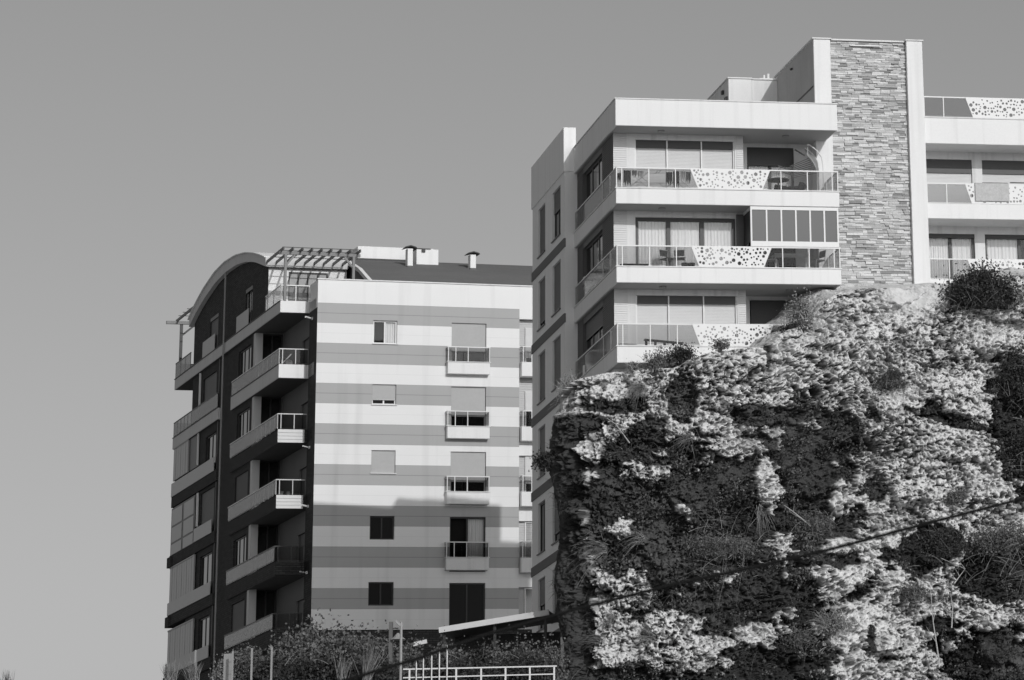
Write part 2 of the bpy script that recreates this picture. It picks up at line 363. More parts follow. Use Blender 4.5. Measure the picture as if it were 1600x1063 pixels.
# front windows
for k, (zf, zs) in enumerate(FL):
    if k == 1:
        window(A, .99, 4.90, zf+.02, zs-.24, 1.25, panes=3, fr=frame_d, fw=.13, curt=(0, 1, 2), sill=False, dep=.18)
        window(A, 5.67, 7.55, zf+.02, zs-.16, 2.45, panes=2, fr=frame_d, sill=False)
        MB().box(4.905, 5.23, 1.19, 1.245, zf+.02, zs-.1).build('dark_pier_panel', lamdark, A)
    else:
        f = window(A, .99, 4.90, zf+.02, zs-.24, 1.25, panes=3, fr=frame_w, shutter=1, shm=shut, sill=False, dep=.2, box=.30)
        for x in (0, 1.24, 2.59, 3.86): MB().box(x, x+.05, .05, .1, zf+.03, zs-.25).build('shutter_guide', frame_w, f)
        window(A, 5.67, 7.55, zf+.02, zs-.16, 2.45, panes=2, fr=frame_d, sill=False, curt=(0, 1), fw=.08, box=.72 if k == 0 else 0)
        if k == 2: MB().box(5.7, 7.52, 2.38, 2.44, zf+.04, zs-.18).build('closed_shutter', darkm, A)
# side walls of the recess (face left)
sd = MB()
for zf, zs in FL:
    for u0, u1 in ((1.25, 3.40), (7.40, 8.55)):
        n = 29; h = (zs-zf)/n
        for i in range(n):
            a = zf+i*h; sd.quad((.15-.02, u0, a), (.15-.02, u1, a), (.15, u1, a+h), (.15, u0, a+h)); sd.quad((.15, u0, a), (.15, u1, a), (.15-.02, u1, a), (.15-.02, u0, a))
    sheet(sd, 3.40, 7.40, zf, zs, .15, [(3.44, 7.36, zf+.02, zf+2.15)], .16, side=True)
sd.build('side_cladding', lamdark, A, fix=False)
for k, (zf, zs) in enumerate(FL):
    window(A, 3.44, 7.36, zf+.02, zf+2.15, .15, side=True, panes=3, fr=mat('brown_frame%d' % k, .11, .5, .1) if k == 0 else MATS['brown_frame0'], shutter=(0, .0, .3)[k], shm=shutdark, sill=False, pane=darkglass)
MATS['brown_frame0'].name = 'brown_frame'
# balustrades
ra = 4.40, 1.42, -1.53
for k, (zf, zs) in enumerate(FL):
    zt = ra[k]; z0 = zf+.046
    posts = [(.03, .03), (.23, .04), (1.27, .04), (2.30, .04), (8.44, .04), (8.66, .04), (6.42, .04), (7.46, .04)]
    glass_rail(A, [(.03, 8.4), (.03, .03), (8.67, .03), (8.67, 1.65)], z0, zt, posts + [(.03, 1.3), (.03, 2.7), (8.66, .9), (8.66, 1.6)], name='balcony_railing')
    p = MB(); p.box(.045, .06, 2.80, 6.55, z0+.01, zt-.06); p.box(.045, .06, .30, 1.20, z0+.01, zt-.06); p.build('frosted_screen', frost, A)
    perforated(A, 2.86, 6.0, 3.16, 5.68, z0, zt-.01, -.012, 11+k)
# glazed enclosure on the middle balcony
e = MB(); z0, z1 = 1.44, 2.99
for x in (5.22, 5.82, 6.40, 6.97, 7.53, 8.09, 8.62): e.box(x-.03, x+.03, .02, .08, z0+.2, z1-.12)
e.box(5.19, 8.65, .015, .09, z1-.14, z1-.015); e.box(5.19, 8.65, .015, .09, z0, z0+.2); e.box(5.19, 5.26, .09, 2.44, z1-.14, z1-.015)
eo = e.build('balcony_enclosure', frame_w, A)
MB().box(5.25, 8.6, .045, .055, z0+.2, z1-.14).build('glass_panel', mat('tinted_glass', .055, .25, .05, .6, 0, 8, 0, spec=.4), eo)
MB().box(5.195, 5.21, .1, 2.4, z0+.2, z1-.15).build('side_glass', frame_d, eo)
# white column, stone tower, pilaster
tw = MB(); tw.box(8.28, 8.96, 1.75, 8.2, -4, 10.08); tw.box(8.96, 12.05, 1.85, 8.2, -4, 10.03); tw.box(12.04, 12.69, 1.60, 8.2, -4, 10.08)
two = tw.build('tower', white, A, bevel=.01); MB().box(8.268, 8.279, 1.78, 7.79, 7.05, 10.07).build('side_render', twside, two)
c = MB(); c.box(8.22, 8.99, 1.69, 8.2, 10.082, 10.13); c.box(8.99, 12.0, 1.70, 8.2, 10.04, 10.10); c.box(12.0, 12.74, 1.55, 8.2, 10.082, 10.13); c.build('coping', white_dirty, two)
stone = [mat('split_stone_%s' % n, v, .9, .15, 2, .18, 18, .7, 22) for n, v in (('pale', .66), ('light', .54), ('mid', .42), ('dark', .27))]
st = MB(); z = -1.2
while z < 10.0:
    h = random.choice((.05, .06, .075, .09, .11)); x = 8.965
    while x < 12.03:
        l = random.uniform(.14, .50); x1 = min(12.035, x+l)
        if 12.035-x1 < .06: x1 = 12.035
        st.mi = random.choices((0, 1, 2, 3), (22, 36, 30, 12))[0]; d = random.uniform(0, .07)
        st.box(x+.004, x1-.004, 1.82-d, 1.86, z+.005, min(z+h, 10.03)-.004); x = x1
    z += h
st.build('stone_cladding', stone, two)
MB().box(9.75, 11.0, 1.66, 1.80, 9.83, 9.87).build('ledge_lamp', frame_w, two)
MB().bar((8.262, 1.9, 8.2), (8.262, 4.6, 8.2), .03, .06).build('wall_bar', darkm, two); MB().bar((8.25, 5.15, 9.72), (8.16, 5.15, 9.66), .06, .08).build('wall_lamp', darkm, two)
# roof rooms
ph = MB(); ph.box(6.22, 7.19, 7.8, 12.5, 7.0, 9.9); ph.box(7.20, 8.275, 7.83, 12.5, 7.0, 9.88); pho = ph.build('roof_room', white_dirty, A, bevel=.01)
MB().box(6.18, 7.20, 7.75, 12.55, 9.903, 9.95).box(7.21, 8.27, 7.78, 12.55, 9.883, 9.93).build('coping', white_dirty, pho)
MB().tube([(7.83, 8.3, 9.93), (7.83, 8.3, 10.2)], .05, 8).tube([(8.0, 8.3, 9.93), (8.0, 8.3, 10.26)], .06, 8).box(7.6, 8.2, 8.1, 8.5, 9.93, 10.03).build('vent_pipe', frame_w, pho)
MB().box(6.13, 6.22, 8.6, 8.8, 9.45, 9.6).box(6.14, 6.22, 8.0, 8.3, 8.9, 9.2).build('wall_lamp', darkm, pho)
# rear parapets and bulkhead
rp = MB(); rp.box(-.42, .08, 8.50, 15.92, 6.08, 7.88); rp.box(.08, 3.85, 15.4, 15.92, 6.08, 7.88); rp.box(3.95, 9.05, 12.6, 15.9, 6.08, 8.36); rp.box(9.05, 17, 14, 15.9, 6.0, 6.7)
rp.build('parapet', mat('parapet_render', .84, .9, .05, .35, .04, 16, .25, 40, streak=.08), A, bevel=.01)
# left wing
wg = MB(); tops = [5.76-3.0*k for k in range(7)]
holes = [(u0, u1, t-2.0, t) for t in tops for u0, u1 in ((9.47, 11.28), (12.91, 14.52))]
sheet(wg, 8.55, 15.85, -17.5, 6.08, -.37, holes, .16, side=True)
wg.quad((-.37, 8.55, -17.5), (.16, 8.55, -17.5), (.16, 8.55, 6.08), (-.37, 8.55, 6.08)); wg.quad((-.37, 15.85, -17.5), (9, 15.85, -17.5), (9, 15.85, 6.08), (-.37, 15.85, 6.08))
wg.build('wing_wall', wingm, A, fix=False)
MB().box(-.1, 8.9, 8.7, 15.8, -17.5, 7.0).build('light_block', blackroom, A)
bd = MB()
for k in range(6): bd.box(-.405, -.33, 8.545, 15.92, 3.04-3*k, 3.40-3*k)
bd.build('wall_band', bandm, A)
for i, t in enumerate(tops):
    for j, (u0, u1) in enumerate(((9.47, 11.28), (12.91, 14.52))):
        sh = {(0, 0): .42, (0, 1): 1, (1, 0): .93, (1, 1): .86, (2, 0): 1, (2, 1): 1, (3, 0): .9, (3, 1): 1, (4, 1): 0, (5, 1): .5}.get((i, j), .8)
        window(A, u0+.01, u1-.01, t-1.995, t-.005, -.37, side=True, panes=2, fr=frame_d, shutter=sh, shm=shutmid, dep=.15)
# right wing
rw = MB(); rw.box(12.69, 19, 1.80, 3.4, 6.0, 7.03); roofr = rw.build('wing_roof', white, A, bevel=.012)
MB().box(12.7, 19, 1.77, 1.95, 7.032, 7.075).build('coping', white_dirty, roofr)
for k in range(3): MB().box(12.69, 19, 1.80, 3.6, 3.0-3*k, 3.60-3*k).build('wing_slab', white, A, bevel=.012)
ww = MB()
for zf, zs in FL: sheet(ww, 12.69, 19, zf, zs, 3.25, [(13.08, 15.06, zf+.03, zs-.30), (15.48, 18.4, zf+.03, zs-.30)], .2)
ww.build('wing_front_wall', white_dirty, A, fix=False)
MB().box(12.69, 19, 3.8, 8, -3, 6.9).build('light_block', blackroom, A)
for k, (zf, zs) in enumerate(FL):
    for u0, u1, n in ((13.08, 15.06, 2), (15.48, 18.4, 2)):
        if k == 0:
            f = window(A, u0, u1, zf+.03, zs-.30, 3.25, panes=n, fr=frame_w, sill=False, curt=tuple(range(n)) if False else (), shutter=1, shm=shut, box=.55)
        else: window(A, u0, u1, zf+.03, zs-.30, 3.25, panes=n, fr=frame_d, fw=.10, sill=False, curt=(0, 1) if u0 < 15 else (0,), box=.16)
for k, (z0, zt, p0, p1) in enumerate(((7.08, 7.90, 14.45, 14.75), (3.605, 4.42, 14.30, 14.56), (.605, 1.42, 14.28, 14.58))):
    glass_rail(A, [(12.72, 1.83), (19, 1.83)], z0, zt, [(13.55, 1.84), (12.75, 1.84), (17.9, 1.84)], name='balcony_railing')
    perforated(A, p0, p0+3.2, p1, p0+2.9, z0, zt-.01, 1.79, 31+k)
tr = MB(); tr.box(12.8, 19, 4.6, 4.75, 7.0, 7.75); tr.build('roof_terrace_wall', wingm, A)

# ================================================================== building B: striped block with curved roof
B = empty('apartment_building', OBW, TB, 'striped grey and white apartment block with dark brick side and curved roof', 'building')
WIN = [(2.68, 3.83, 9.35, 10.45, .0, 1), (2.67, 3.82, 6.50, 7.45, .74, 1), (2.68, 3.83, 3.33, 4.39, 1, 1), (2.66, 3.82, .30, 1.37, 0, 0), (2.64, 3.83, -2.68, -1.62, 0, 0)]
DOOR = [(6.47, 8.17, 8.0, 10.44, .55, 1), (6.47, 8.17, 4.95, 7.42, .55, 1), (6.47, 8.19, 1.9, 4.38, .55, 1), (6.46, 8.19, -1.15, 1.36, 0, 2), (6.46, 8.19, -4.2, -1.66, 0, 0)]
fw_ = MB(); sheet(fw_, 0, 9.8, -3.76, 12.28, 0, [(a, b, c, d) for a, b, c, d, _, _ in WIN+[(a, b, max(c, -3.75), d, s, q) for a, b, c, d, s, q in DOOR]], .17)
fw_.quad((9.8, 0, -3.76), (9.8, .28, -3.76), (9.8, .28, 12.28), (9.8, 0, 12.28))
fw_.build('striped_wall', stripem, B, fix=False)
MB().quad((0, .001, -3.76), (0, 1.45, -3.76), (0, 1.45, 10.99), (0, .001, 10.99)).build('return_wall', brick, B, fix=False); MB().quad((0, .001, 10.99), (0, 1.45, 10.99), (0, 1.45, 12.28), (0, .001, 12.28)).build('return_wall', white, B, fix=False)
MB().box(0.02, 11.2, .05, 1.4, -9, -3.765).build('base_wall', brick, B)
MB().box(.6, 10.6, .5, 24.0, -9, 11.0).build('light_block', blackroom, B)  # unseen inner box added to block light
MB().box(-.035, 14, -.05, .25, 12.285, 12.34).build('coping', white_dirty, B)
pp = MB(); pp.box(9.8, 14, -.0, .25, 10.72, 12.28); pp.box(.002, .25, .25, 1.3, 11.0, 12.28); pp.box(.25, 9.8, .18, .3, 11.0, 12.28); pp.build('parapet', white, B)
for a, b, c_, d, s, q in WIN:
    window(B, a+.005, b-.005, c_+.005, d-.005, 0, panes=2, fr=frame_w if q else frame_d, sill=bool(q), shutter=s, shm=shutgrey, dep=.15, curt=(1,) if (q and s == 0) else (), pane=darkglass if q else shadeglass)  # windows in shadow get dark frames and dull panes as painted shade
for i, (a, b, c_, d, s, q) in enumerate(DOOR):
    c2 = max(c_, -3.74)
    window(B, a+.005, b-.005, c2+.005, d-.005, 0, panes=2, fr=frame_g if s else frame_d, shutter=s, shm=shutgrey, dep=.15, sill=False, curt=(1,) if q == 2 else (), name='balcony_door', pane=darkglass if s else shadeglass)
    zt = d-1.15-.02; zb = zt-.74
    if i < 4:
        bx = MB().box(6.22, 8.27, -.30, -.002, zb-.55, zb).build('balcony_box', white if i < 3 else white_dirty, B, bevel=.01)
        MB().box(6.18, 8.31, -.34, -.004, zb+.002, zb+.03).build('coping', frame_w, bx)
    if i < 4: glass_rail(B, [(6.22, -.02), (6.22, -.27), (8.27, -.27), (8.27, -.02)], zb+.03, zt, [(6.24, -.27), (8.25, -.27), (7.2, -.27), (6.6, -.27)], name='door_railing', gm=darkrail if False else railglass)
# recessed bays at the right end, partly behind the cliff block
rb = MB(); ribs(rb, 9.8, 14, .28, -6, 10.72, .11, .02); rb.build('slat_cladding', mat('grey_slats', .50, .6, .06, .8, .05, 10, .1), B, fix=False)
for k in range(5):
    z = 8.0-3.05*k
    window(B, 10.15, 12.2, z+.05, z+2.35, .14, panes=3, fr=frame_w, shutter=(.62, .4, .55, 0, 0)[k], shm=shut, dep=.12, sill=False, curt=(0, 1, 2) if k == 3 else (), name='balcony_door')
    if k < 4:
        MB().box(9.84, 13, -.28, .25, z-.05, z+.62).build('balcony_box', white if k < 3 else white_dirty, B, bevel=.01)
        glass_rail(B, [(9.9, .2), (9.9, -.22), (13, -.22)], z+.63, z+1.38, [(9.92, -.22), (10.35, -.22)], name='door_railing')
    if k >= 2: MB().box(9.801, 14, .1, .27, z+2.36, z+3.0).build('lintel_band', white, B)
# --- left side: brick body
SB = MB()
RW = []   # right hand windows and left hand windows in the brick face
for k in range(6):
    t = 10.58-3.02*k
    if k > 0 or True: RW.append((7.75, 10.35, t-2.35, t))
LW = [(15.0, 17.9, 8.6, 10.50), (14.75, 17.0, 5.6, 7.45), (14.75, 17.7, 2.6, 4.75), (14.9, 17.5, -.4, 1.62), (15.0, 17.4, -3.4, -1.42)]
TWN = [(7.80, 9.20, 11.55, 13.45), (15.0, 16.8, 11.55, 13.40)]
def archz(y, outer=True):
    ys = [4.4, 5.1, 6.6, 8.45, 10.5, 12.8, 15.0, 17.4, 18.9, 20.0, 20.8]
    zo = [14.12, 14.35, 14.74, 15.12, 15.39, 15.50, 15.40, 15.02, 14.65, 14.32, 14.0]; zi = [13.68, 13.90, 14.32, 14.70, 14.94, 15.01, 14.90, 14.54, 14.22, 13.92, 13.66]
    return float(np.interp(y, ys, zo if outer else zi))
SB_holes = RW+LW+TWN
sheet(SB, 4.6, 20.4, -9, 13.66, -1.25, [(a, b, c, d) for a, b, c, d in SB_holes], .15, side=True)
# cut the part in front of the recessed bays away: rebuild as two sheets
SB = MB(); sheet(SB, 6.9, 20.4, -9, 11.2, -1.25, [h for h in SB_holes if h[3] < 11], .15, side=True); sheet(SB, 4.6, 20.4, 11.2, 13.66, -1.25, TWN, .15, side=True)
ar = [(4.6, 13.66)]+[(y, archz(y, False)) for y in np.linspace(4.6, 20.4, 30)]+[(20.4, 13.66)]
SB.quad(*[(-1.25, y, z) for y, z in ar])
SB.quad((-1.25, 20.4, -9), (.2, 20.4, -9), (.2, 20.4, 13.9), (-1.25, 20.4, 13.9))
SB.build('brick_wall', brick, B, fix=False)
MB().box(-1.0, 2.0, 7.2, 20.3, -9, 13.5).build('light_block', blackroom, B)
for a, b, c_, d in RW: window(B, a+.01, b-.01, c_+.01, d-.01, -1.25, side=True, panes=3, fr=frame_d, dep=.13, sill=False, shutter=(1 if round(d) in (5, -2) else 0), shm=MATS['dark_lamella'])
for i, (a, b, c_, d) in enumerate(LW): window(B, a+.01, b-.01, c_+.01, d-.01, -1.25, side=True, panes=2, fr=frame_d if i != 0 else frame_g, dep=.13, sill=False, shutter=1 if i in (0, 2) else 0, shm=shutdark)
for i, (a, b, c_, d) in enumerate(TWN):
    window(B, a+.01, b-.01, c_+.01, d-.01, -1.25, side=True, panes=2, fr=frame_g, dep=.13, sill=False, shutter=(0, 1)[i], shm=shutdark, box=.18)
    MB().box(-1.30, -1.27, (8.33, 15.5)[i], (10.85, 18.2)[i], 11.55, (12.4, 12.42)[i]).build('window_guard', frost, B)
MB().tube([(-1.47, 12.75, 14.95), (-1.47, 12.75, 6.0), (-1.47, 12.75, -8)], .045, 8).build('drain_pipe', frame_g, B)
# recessed corner bays behind the right hand balconies
rc = MB()
sheet(rc, 1.45, 6.9, -9, 11.0, .15, [(1.9, 3.4, 8.1-3.02*k, 9.95-3.02*k) for k in range(5)], .12, side=True)
sheet(rc, -1.25, .15, -9, 11.0, 6.9, [(-.90, .12, 8.15-3.02*k, 10.93-3.02*k) for k in range(5)], .3)
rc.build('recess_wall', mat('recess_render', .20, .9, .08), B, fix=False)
pl = MB()
for k in range(5): pl.box(-1.26, -.91, 6.84, 7.25, 7.9-3.02*k, 10.94-3.02*k)
pl.build('light_pier', fasciaB, B)
for k in range(5):
    window(B, -.89, .11, 8.16-3.02*k, 10.92-3.02*k, 6.9, panes=2, fr=frame_d, sill=False, dep=.25)
    MB().box(.24, .27, 1.9, 3.4, 8.1-3.02*k, 9.95-3.02*k).build('balcony_door', frame_d, B)
# left hand corner
lc = MB(); sheet(lc, 20.4, 25.8, -9, 11.0, 0.0, [], .1, side=True); lc.build('recess_wall', brick, B, fix=False)
MB().box(0.01, 2, 20.5, 25.8, -9, 10.94).build('light_block', blackroom, B)
# slabs: top one runs the whole side
s0 = MB(); s0.box(-1.39, .14, 1.54, 24.1, 10.97, 11.50); s0.box(.0, .12, .3, 1.53, 10.972, 11.47); so_ = s0.build('balcony_slab', fasciaB, B, bevel=.01)
MB().box(-1.395, -.15, 1.50, 1.538, 10.97, 11.52).build('sunlit_end_panel', white, so_); MB().box(-1.42, -1.30, 1.50, 24.12, 11.502, 11.54).build('edge_trim', darkm, so_)  # white panel paints just the sunlit part of the slab end
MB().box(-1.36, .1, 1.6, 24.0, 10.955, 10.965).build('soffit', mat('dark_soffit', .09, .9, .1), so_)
for k in range(5):
    zt = 8.53-3.02*k; zb = zt-.63; z_ = 9.28-3.03*k; top1 = k == 0
    s1 = MB(); s1.box(-1.39 if top1 else -1.34, .14, 1.54, 11.2, zb, zt); s1.box(.0, .12, .45, 1.53, zb+.002, zt-.02)
    o = s1.build('balcony_slab', fasciaB if top1 else brick, B, bevel=.01)
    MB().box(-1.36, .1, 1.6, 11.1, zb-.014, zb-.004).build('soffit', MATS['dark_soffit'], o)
    if top1: MB().box(-1.395, -.13, 1.50, 1.538, zb, zt).build('sunlit_end_panel', white, o); MB().box(-1.42, -1.30, 1.50, 11.2, zt+.002, zt+.035).build('edge_trim', darkm, o)  # white again painted over the sunlit part of the end
    else:
        ef = MB(); ribs(ef, -1.37, -.12, 1.50, zb+.02, zt, .15, .03); ef.quad((-1.37, 1.50, zb), (-1.37, 1.538, zb), (-1.37, 1.538, zt), (-1.37, 1.50, zt)); ef.quad((-.12, 1.50, zb), (-.12, 1.538, zb), (-.12, 1.538, zt), (-.12, 1.50, zt)); ef.quad((-1.37, 1.5, zt), (-.12, 1.5, zt), (-.12, 1.538, zt), (-1.37, 1.538, zt))
        ef.build('lit_shade_cladding', lamlight if k < 3 else brick, o, fix=False)  # same brick, painted light where the sun reaches and dark where shaded
    glass_rail(B, [(-1.37, 11.15), (-1.37, 1.56), (-.02, 1.56)], zt+.03, z_, [(-1.37, 1.58), (-1.22, 1.56), (-.60, 1.56)] + [(-1.34, 2.3+.85*j) for j in range(5)], name='balcony_railing', rm=steel if k < 3 else frame_d, gm=railglass)
    MB().box(-1.352, -1.345, 1.62 if k > 2 else 2.0, 11.12, zt+.04, z_-.05).build('frosted_panel', glass('grey_rail_glass', .42, .15, .10) if k == 0 else bpy.data.materials['grey_rail_glass'], B)
# terrace rails
glass_rail(B, [(-1.37, 4.6), (-1.37, 1.56), (.0, 1.56)], 11.53, 12.28, [(-1.36, 1.58), (-1.36, 3.0), (-1.36, 4.4), (-1.2, 1.56), (-.66, 1.56), (-.02, 1.56)], name='terrace_railing')
MB().box(-1.36, -1.33, 4.40, 4.62, 11.53, 12.15).build('end_post', white, B)
glass_rail(B, [(-1.37, 20.5), (-1.37, 24.05), (-.1, 24.05)], 11.53, 12.34, [(-1.36, 24.0), (-1.36, 22.9), (-1.36, 21.8), (-1.36, 20.6), (-.1, 24.0)], name='terrace_railing', rm=frame_d, gm=bpy.data.materials['grey_rail_glass'])
# left hand balconies
for k in range(5):
    zt = 8.46-2.99*k; zb = zt-.56; z_ = 9.25-3.02*k
    if k == 0:
        o = MB().box(-1.39, 0, 13.95, 24.1, zb, zt).build('balcony_slab', fasciaB, B, bevel=.01)
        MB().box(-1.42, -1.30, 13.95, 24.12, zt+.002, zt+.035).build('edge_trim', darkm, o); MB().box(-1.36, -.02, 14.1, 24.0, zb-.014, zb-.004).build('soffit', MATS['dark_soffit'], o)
        glass_rail(B, [(-1.37, 14.1), (-1.37, 24.0), (-.1, 24.0)], zt+.04, z_, [(-1.36, 24.0), (-1.36, 23.2), (-1.36, 22.4), (-1.36, 21.6), (-1.36, 20.8), (-1.36, 20.0)], name='balcony_railing', rm=frame_d, gm=bpy.data.materials['grey_rail_glass'])
        MB().box(-1.35, -1.34, 14.1, 19.9, zt+.04, z_-.04).build('frosted_panel', bpy.data.materials['grey_rail_glass'], B)
    else:
        o = MB().box(-1.36, .0, 14.0, 24.1, zb+.0, zt).build('balcony_slab', brick, B, bevel=.01)
        if k >= 2: MB().box(-1.46, -1.365, 23.4, 24.18, zb-.05, zt-.1).box(-1.46, -.3, 24.104, 24.2, zb-.05, zt-.1).build('edge_trim', brick, o)
        lo = 14.45 if k != 2 else 14.6; hi = 24.05 if k != 2 else 18.45
        MB().box(-1.395, -1.365, lo, hi, zt-.02, z_-.10).build('sill_panel', frost, B)
# enclosed corner rooms: blinds and big gridded window
def blinds(y0, y1, z0, z1, n, name='vertical_blinds'):
    b = MB()
    for i in range(n):
        a = y0+(y1-y0)*i/n; c = y0+(y1-y0)*(i+1)/n-.045; b.box(-1.345-.004*(i % 2), -1.335-.004*(i % 2), a, c, z0, z1)
    o = b.build(name, frost, B); MB().box(-1.32, -1.27, y0, y1, z0, z1).box(-1.33, -.1, y1-.05, y1, z0, z1).build('backing', frame_d, o)
    MB().box(-1.37, -1.30, y0-.13, y0-.02, z0-.02, z1).box(-1.37, -1.30, y0-.13, y1, z1, z1+.07).build('window_frame', frame_g, o); return o
blinds(20.6, 23.95, 6.25, 7.86, 6); blinds(18.4, 23.9, .05, 1.80, 10); blinds(18.2, 23.9, -2.95, -1.35, 10)
MB().box(-1.30, -1.26, 18.3, 20.5, 6.25, 7.88).build('opening_shade', frame_d, B)  # dark panel painted in place of the opening's shade
g = MB()
for a, b in ((18.85, 21.1), (21.5, 23.85)):
    for z0, z1 in ((2.3, 3.0), (3.1, 3.85), (3.95, 4.75)): g.box(-1.345, -1.335, a, b, z0, z1)
go_ = g.build('grid_window', frost, B); MB().box(-1.33, -1.28, 18.6, 24.05, 2.1, 4.85).build('window_frame', frame_d, go_)
for a, b, c, d in ((18.0, 18.18, 3.2, 4.85), (18.32, 18.42, 8.5, 10.9), (18.32, 18.42, 6.3, 7.86)): MB().box(-1.37, -1.29, a, b, c, d).build('corner_post', frame_w, B)
MB().box(-1.30, -1.2, 14.2, 14.28, -9, 11).build('pier_trim', frame_d, B)
# curved roof
ys = list(np.linspace(4.35, 20.75, 34)); ol = [(y, archz(y)) for y in ys]+[(y, archz(y, False)) for y in ys[::-1]]
rf = MB().prism(ol, 0, -1.47, 2.55).build('curved_roof', fasciaB, B)
MB().prism([(y, archz(y)+.005) for y in ys]+[(y, archz(y)+.05) for y in ys[::-1]], 0, -1.56, 2.6).build('roof_sheet', white, rf)
# front face of the attic, with its window
at = MB(); sheet(at, -1.25, 2.55, 11.2, 13.95, 4.6, [(-.28, 1.63, 11.5, 13.5)], .12); at.quad((-1.25, 4.6, 13.6), (2.55, 4.6, 13.6), (2.55, 4.6, 14.2), (-1.25, 4.6, 14.2)); at.build('attic_wall', white, B, fix=False)
window(B, -.27, 1.62, 11.51, 13.49, 4.6, panes=4, fr=frame_d, pane=frost, sill=False, dep=.1, transom=2, fw=.05)
# sloping shingle roof behind the parapet
pr = [(.32, 12.30), (2.5, 13.36), (4.8, 14.18), (6.5, 14.62), (8.5, 14.90), (12, 15.0), (12, 12.2), (.32, 12.2)]
sr = MB().prism(pr, 0, 2.75, 14.5).build('shingle_roof', rooftile, B)
MB().prism([(.30, 12.32), (2.5, 13.39), (4.8, 14.21), (6.4, 14.62), (6.4, 14.42), (4.8, 14.02), (2.5, 13.20), (.30, 12.12)], 0, 2.56, 2.745).build('verge_trim', white, sr)
MB().box(2.6, 14.5, .26, .36, 12.26, 12.38).build('gutter', frame_d, sr)
sb = MB(); sb.box(3.5, 7.3, 6.2, 8.5, 14.2, 15.22); sb.build('stair_bulkhead', white, sr, bevel=.01)
MB().box(3.46, 6.0, 6.15, 6.19, 14.45, 14.62).build('flashing', darkm, sr)
def chimney(x0, x1, y, z0, z1, cap=True):
    c_ = MB().box(x0, x1, y, y+.4, z0, z1).build('chimney', white, sr, bevel=.008)
    if cap: MB().prism([(x0-.18, z1+.02), (x0-.12, z1+.08), ((x0+x1)/2, z1+.15), (x1+.12, z1+.08), (x1+.18, z1+.02), ((x0+x1)/2, z1+.10)], 1, y-.12, y+.5).build('chimney_cap', darkm, c_)
    MB().box(x0-.015, x1+.015, y-.015, y+.41, z0, z0+.32).build('flashing', rooftile, c_)
chimney(5.28, 5.54, 3.6, 13.5, 14.66); chimney(8.42, 8.70, 3.6, 13.5, 14.48)
c_ = MB().box(6.0, 7.1, 4.6, 5.4, 13.9, 14.86).build('chimney', white, sr, bevel=.008); MB().box(5.95, 6.7, 4.55, 5.45, 14.862, 14.89).box(6.25, 6.42, 4.53, 4.6, 14.7, 14.86).build('chimney_cap', darkm, c_)
# pergolas
pg = MB(); pg.box(-1.50, 2.4, 1.50, 1.60, 13.72, 13.86); pg.box(-1.25, -1.13, 1.49, 1.61, 11.5, 13.72); pg.box(2.02, 2.14, 1.49, 1.61, 12.3, 13.72)
pg.bar((-1.13, 1.55, 13.25), (-.75, 1.55, 13.70), .07, .09).bar((2.02, 1.55, 13.25), (1.64, 1.55, 13.70), .07, .09)
pgo = pg.build('pergola', timber_w, B)
r_ = MB()
for i in range(9): r_.bar((-1.40+i*.46, 1.05, 13.93), (-1.40+i*.46, 4.6, 13.90), .06, .13)
r_.bar((-1.45, 4.52, 13.80), (2.4, 4.52, 13.80), .07, .14)
r_.build('rafter', frame_d, pgo)  # darker than the beam, painting in the shaded undersides
r_ = MB()
for y in (1.3, 2.1, 2.9, 3.7): r_.bar((-1.4, y, 14.02), (2.35, y, 14.02), .045, .03)
r_.build('lath', frame_d, pgo)
pg = MB(); pg.box(-1.95, .1, 23.95, 24.08, 14.40, 14.56); pgo = pg.build('pergola', timber_w, B); MB().box(-1.22, -1.08, 23.94, 24.08, 11.5, 14.40).bar((-1.08, 24.0, 13.85), (-.45, 24.0, 14.38), .07, .1).build('post', frame_d, pgo)
r_ = MB()
for x in (-1.35, -.35): r_.bar((x, 20.4, 14.62), (x, 24.4, 14.62), .07, .13)
for y in (21.2, 22.2, 23.2): r_.bar((-1.5, y, 14.70), (.0, y, 14.70), .045, .03)
r_.build('rafter', frame_d, pgo)
# small wall lamps at the corner
for z, l in ((10.6, 1), (4.6, 0), (1.9, 1), (-1.1, 0)):
    MB().tube([(-.05, .9, z), (-.25, .7, z), (-.42, .55, z+.01)], .03 if not l else .045, 8).box(-.05, .02, .82, .98, z-.06, z+.06).build('wall_lamp', white, B)

# ================================================================== the cliff (local frame of building A: x along the front, -y towards the valley)
PERM = rng.permutation(256).astype(np.int64); GR = rng.normal(size=(256, 3)); GR /= np.linalg.norm(GR, axis=1)[:, None]
def hsh(i, j, k): return PERM[(PERM[(PERM[i & 255]+j) & 255]+k) & 255]
def perlin(P):
    I = np.floor(P).astype(np.int64); Fp = P-I; U = Fp*Fp*Fp*(Fp*(Fp*6-15)+10); out = 0
    for a in (0, 1):
        for b in (0, 1):
            for c in (0, 1):
                g = GR[hsh(I[:, 0]+a, I[:, 1]+b, I[:, 2]+c)]; d = Fp-np.array([a, b, c])
                wgt = (U[:, 0] if a else 1-U[:, 0])*(U[:, 1] if b else 1-U[:, 1])*(U[:, 2] if c else 1-U[:, 2]); out = out+wgt*(g*d).sum(1)
    return out*1.6
def fbm(P, o=4, g=.5):
    s = 0; a = 1
    for i in range(o): s = s+a*perlin(P*2**i+7.3*i); a *= g
    return s
JIT = rng.random((256, 3))
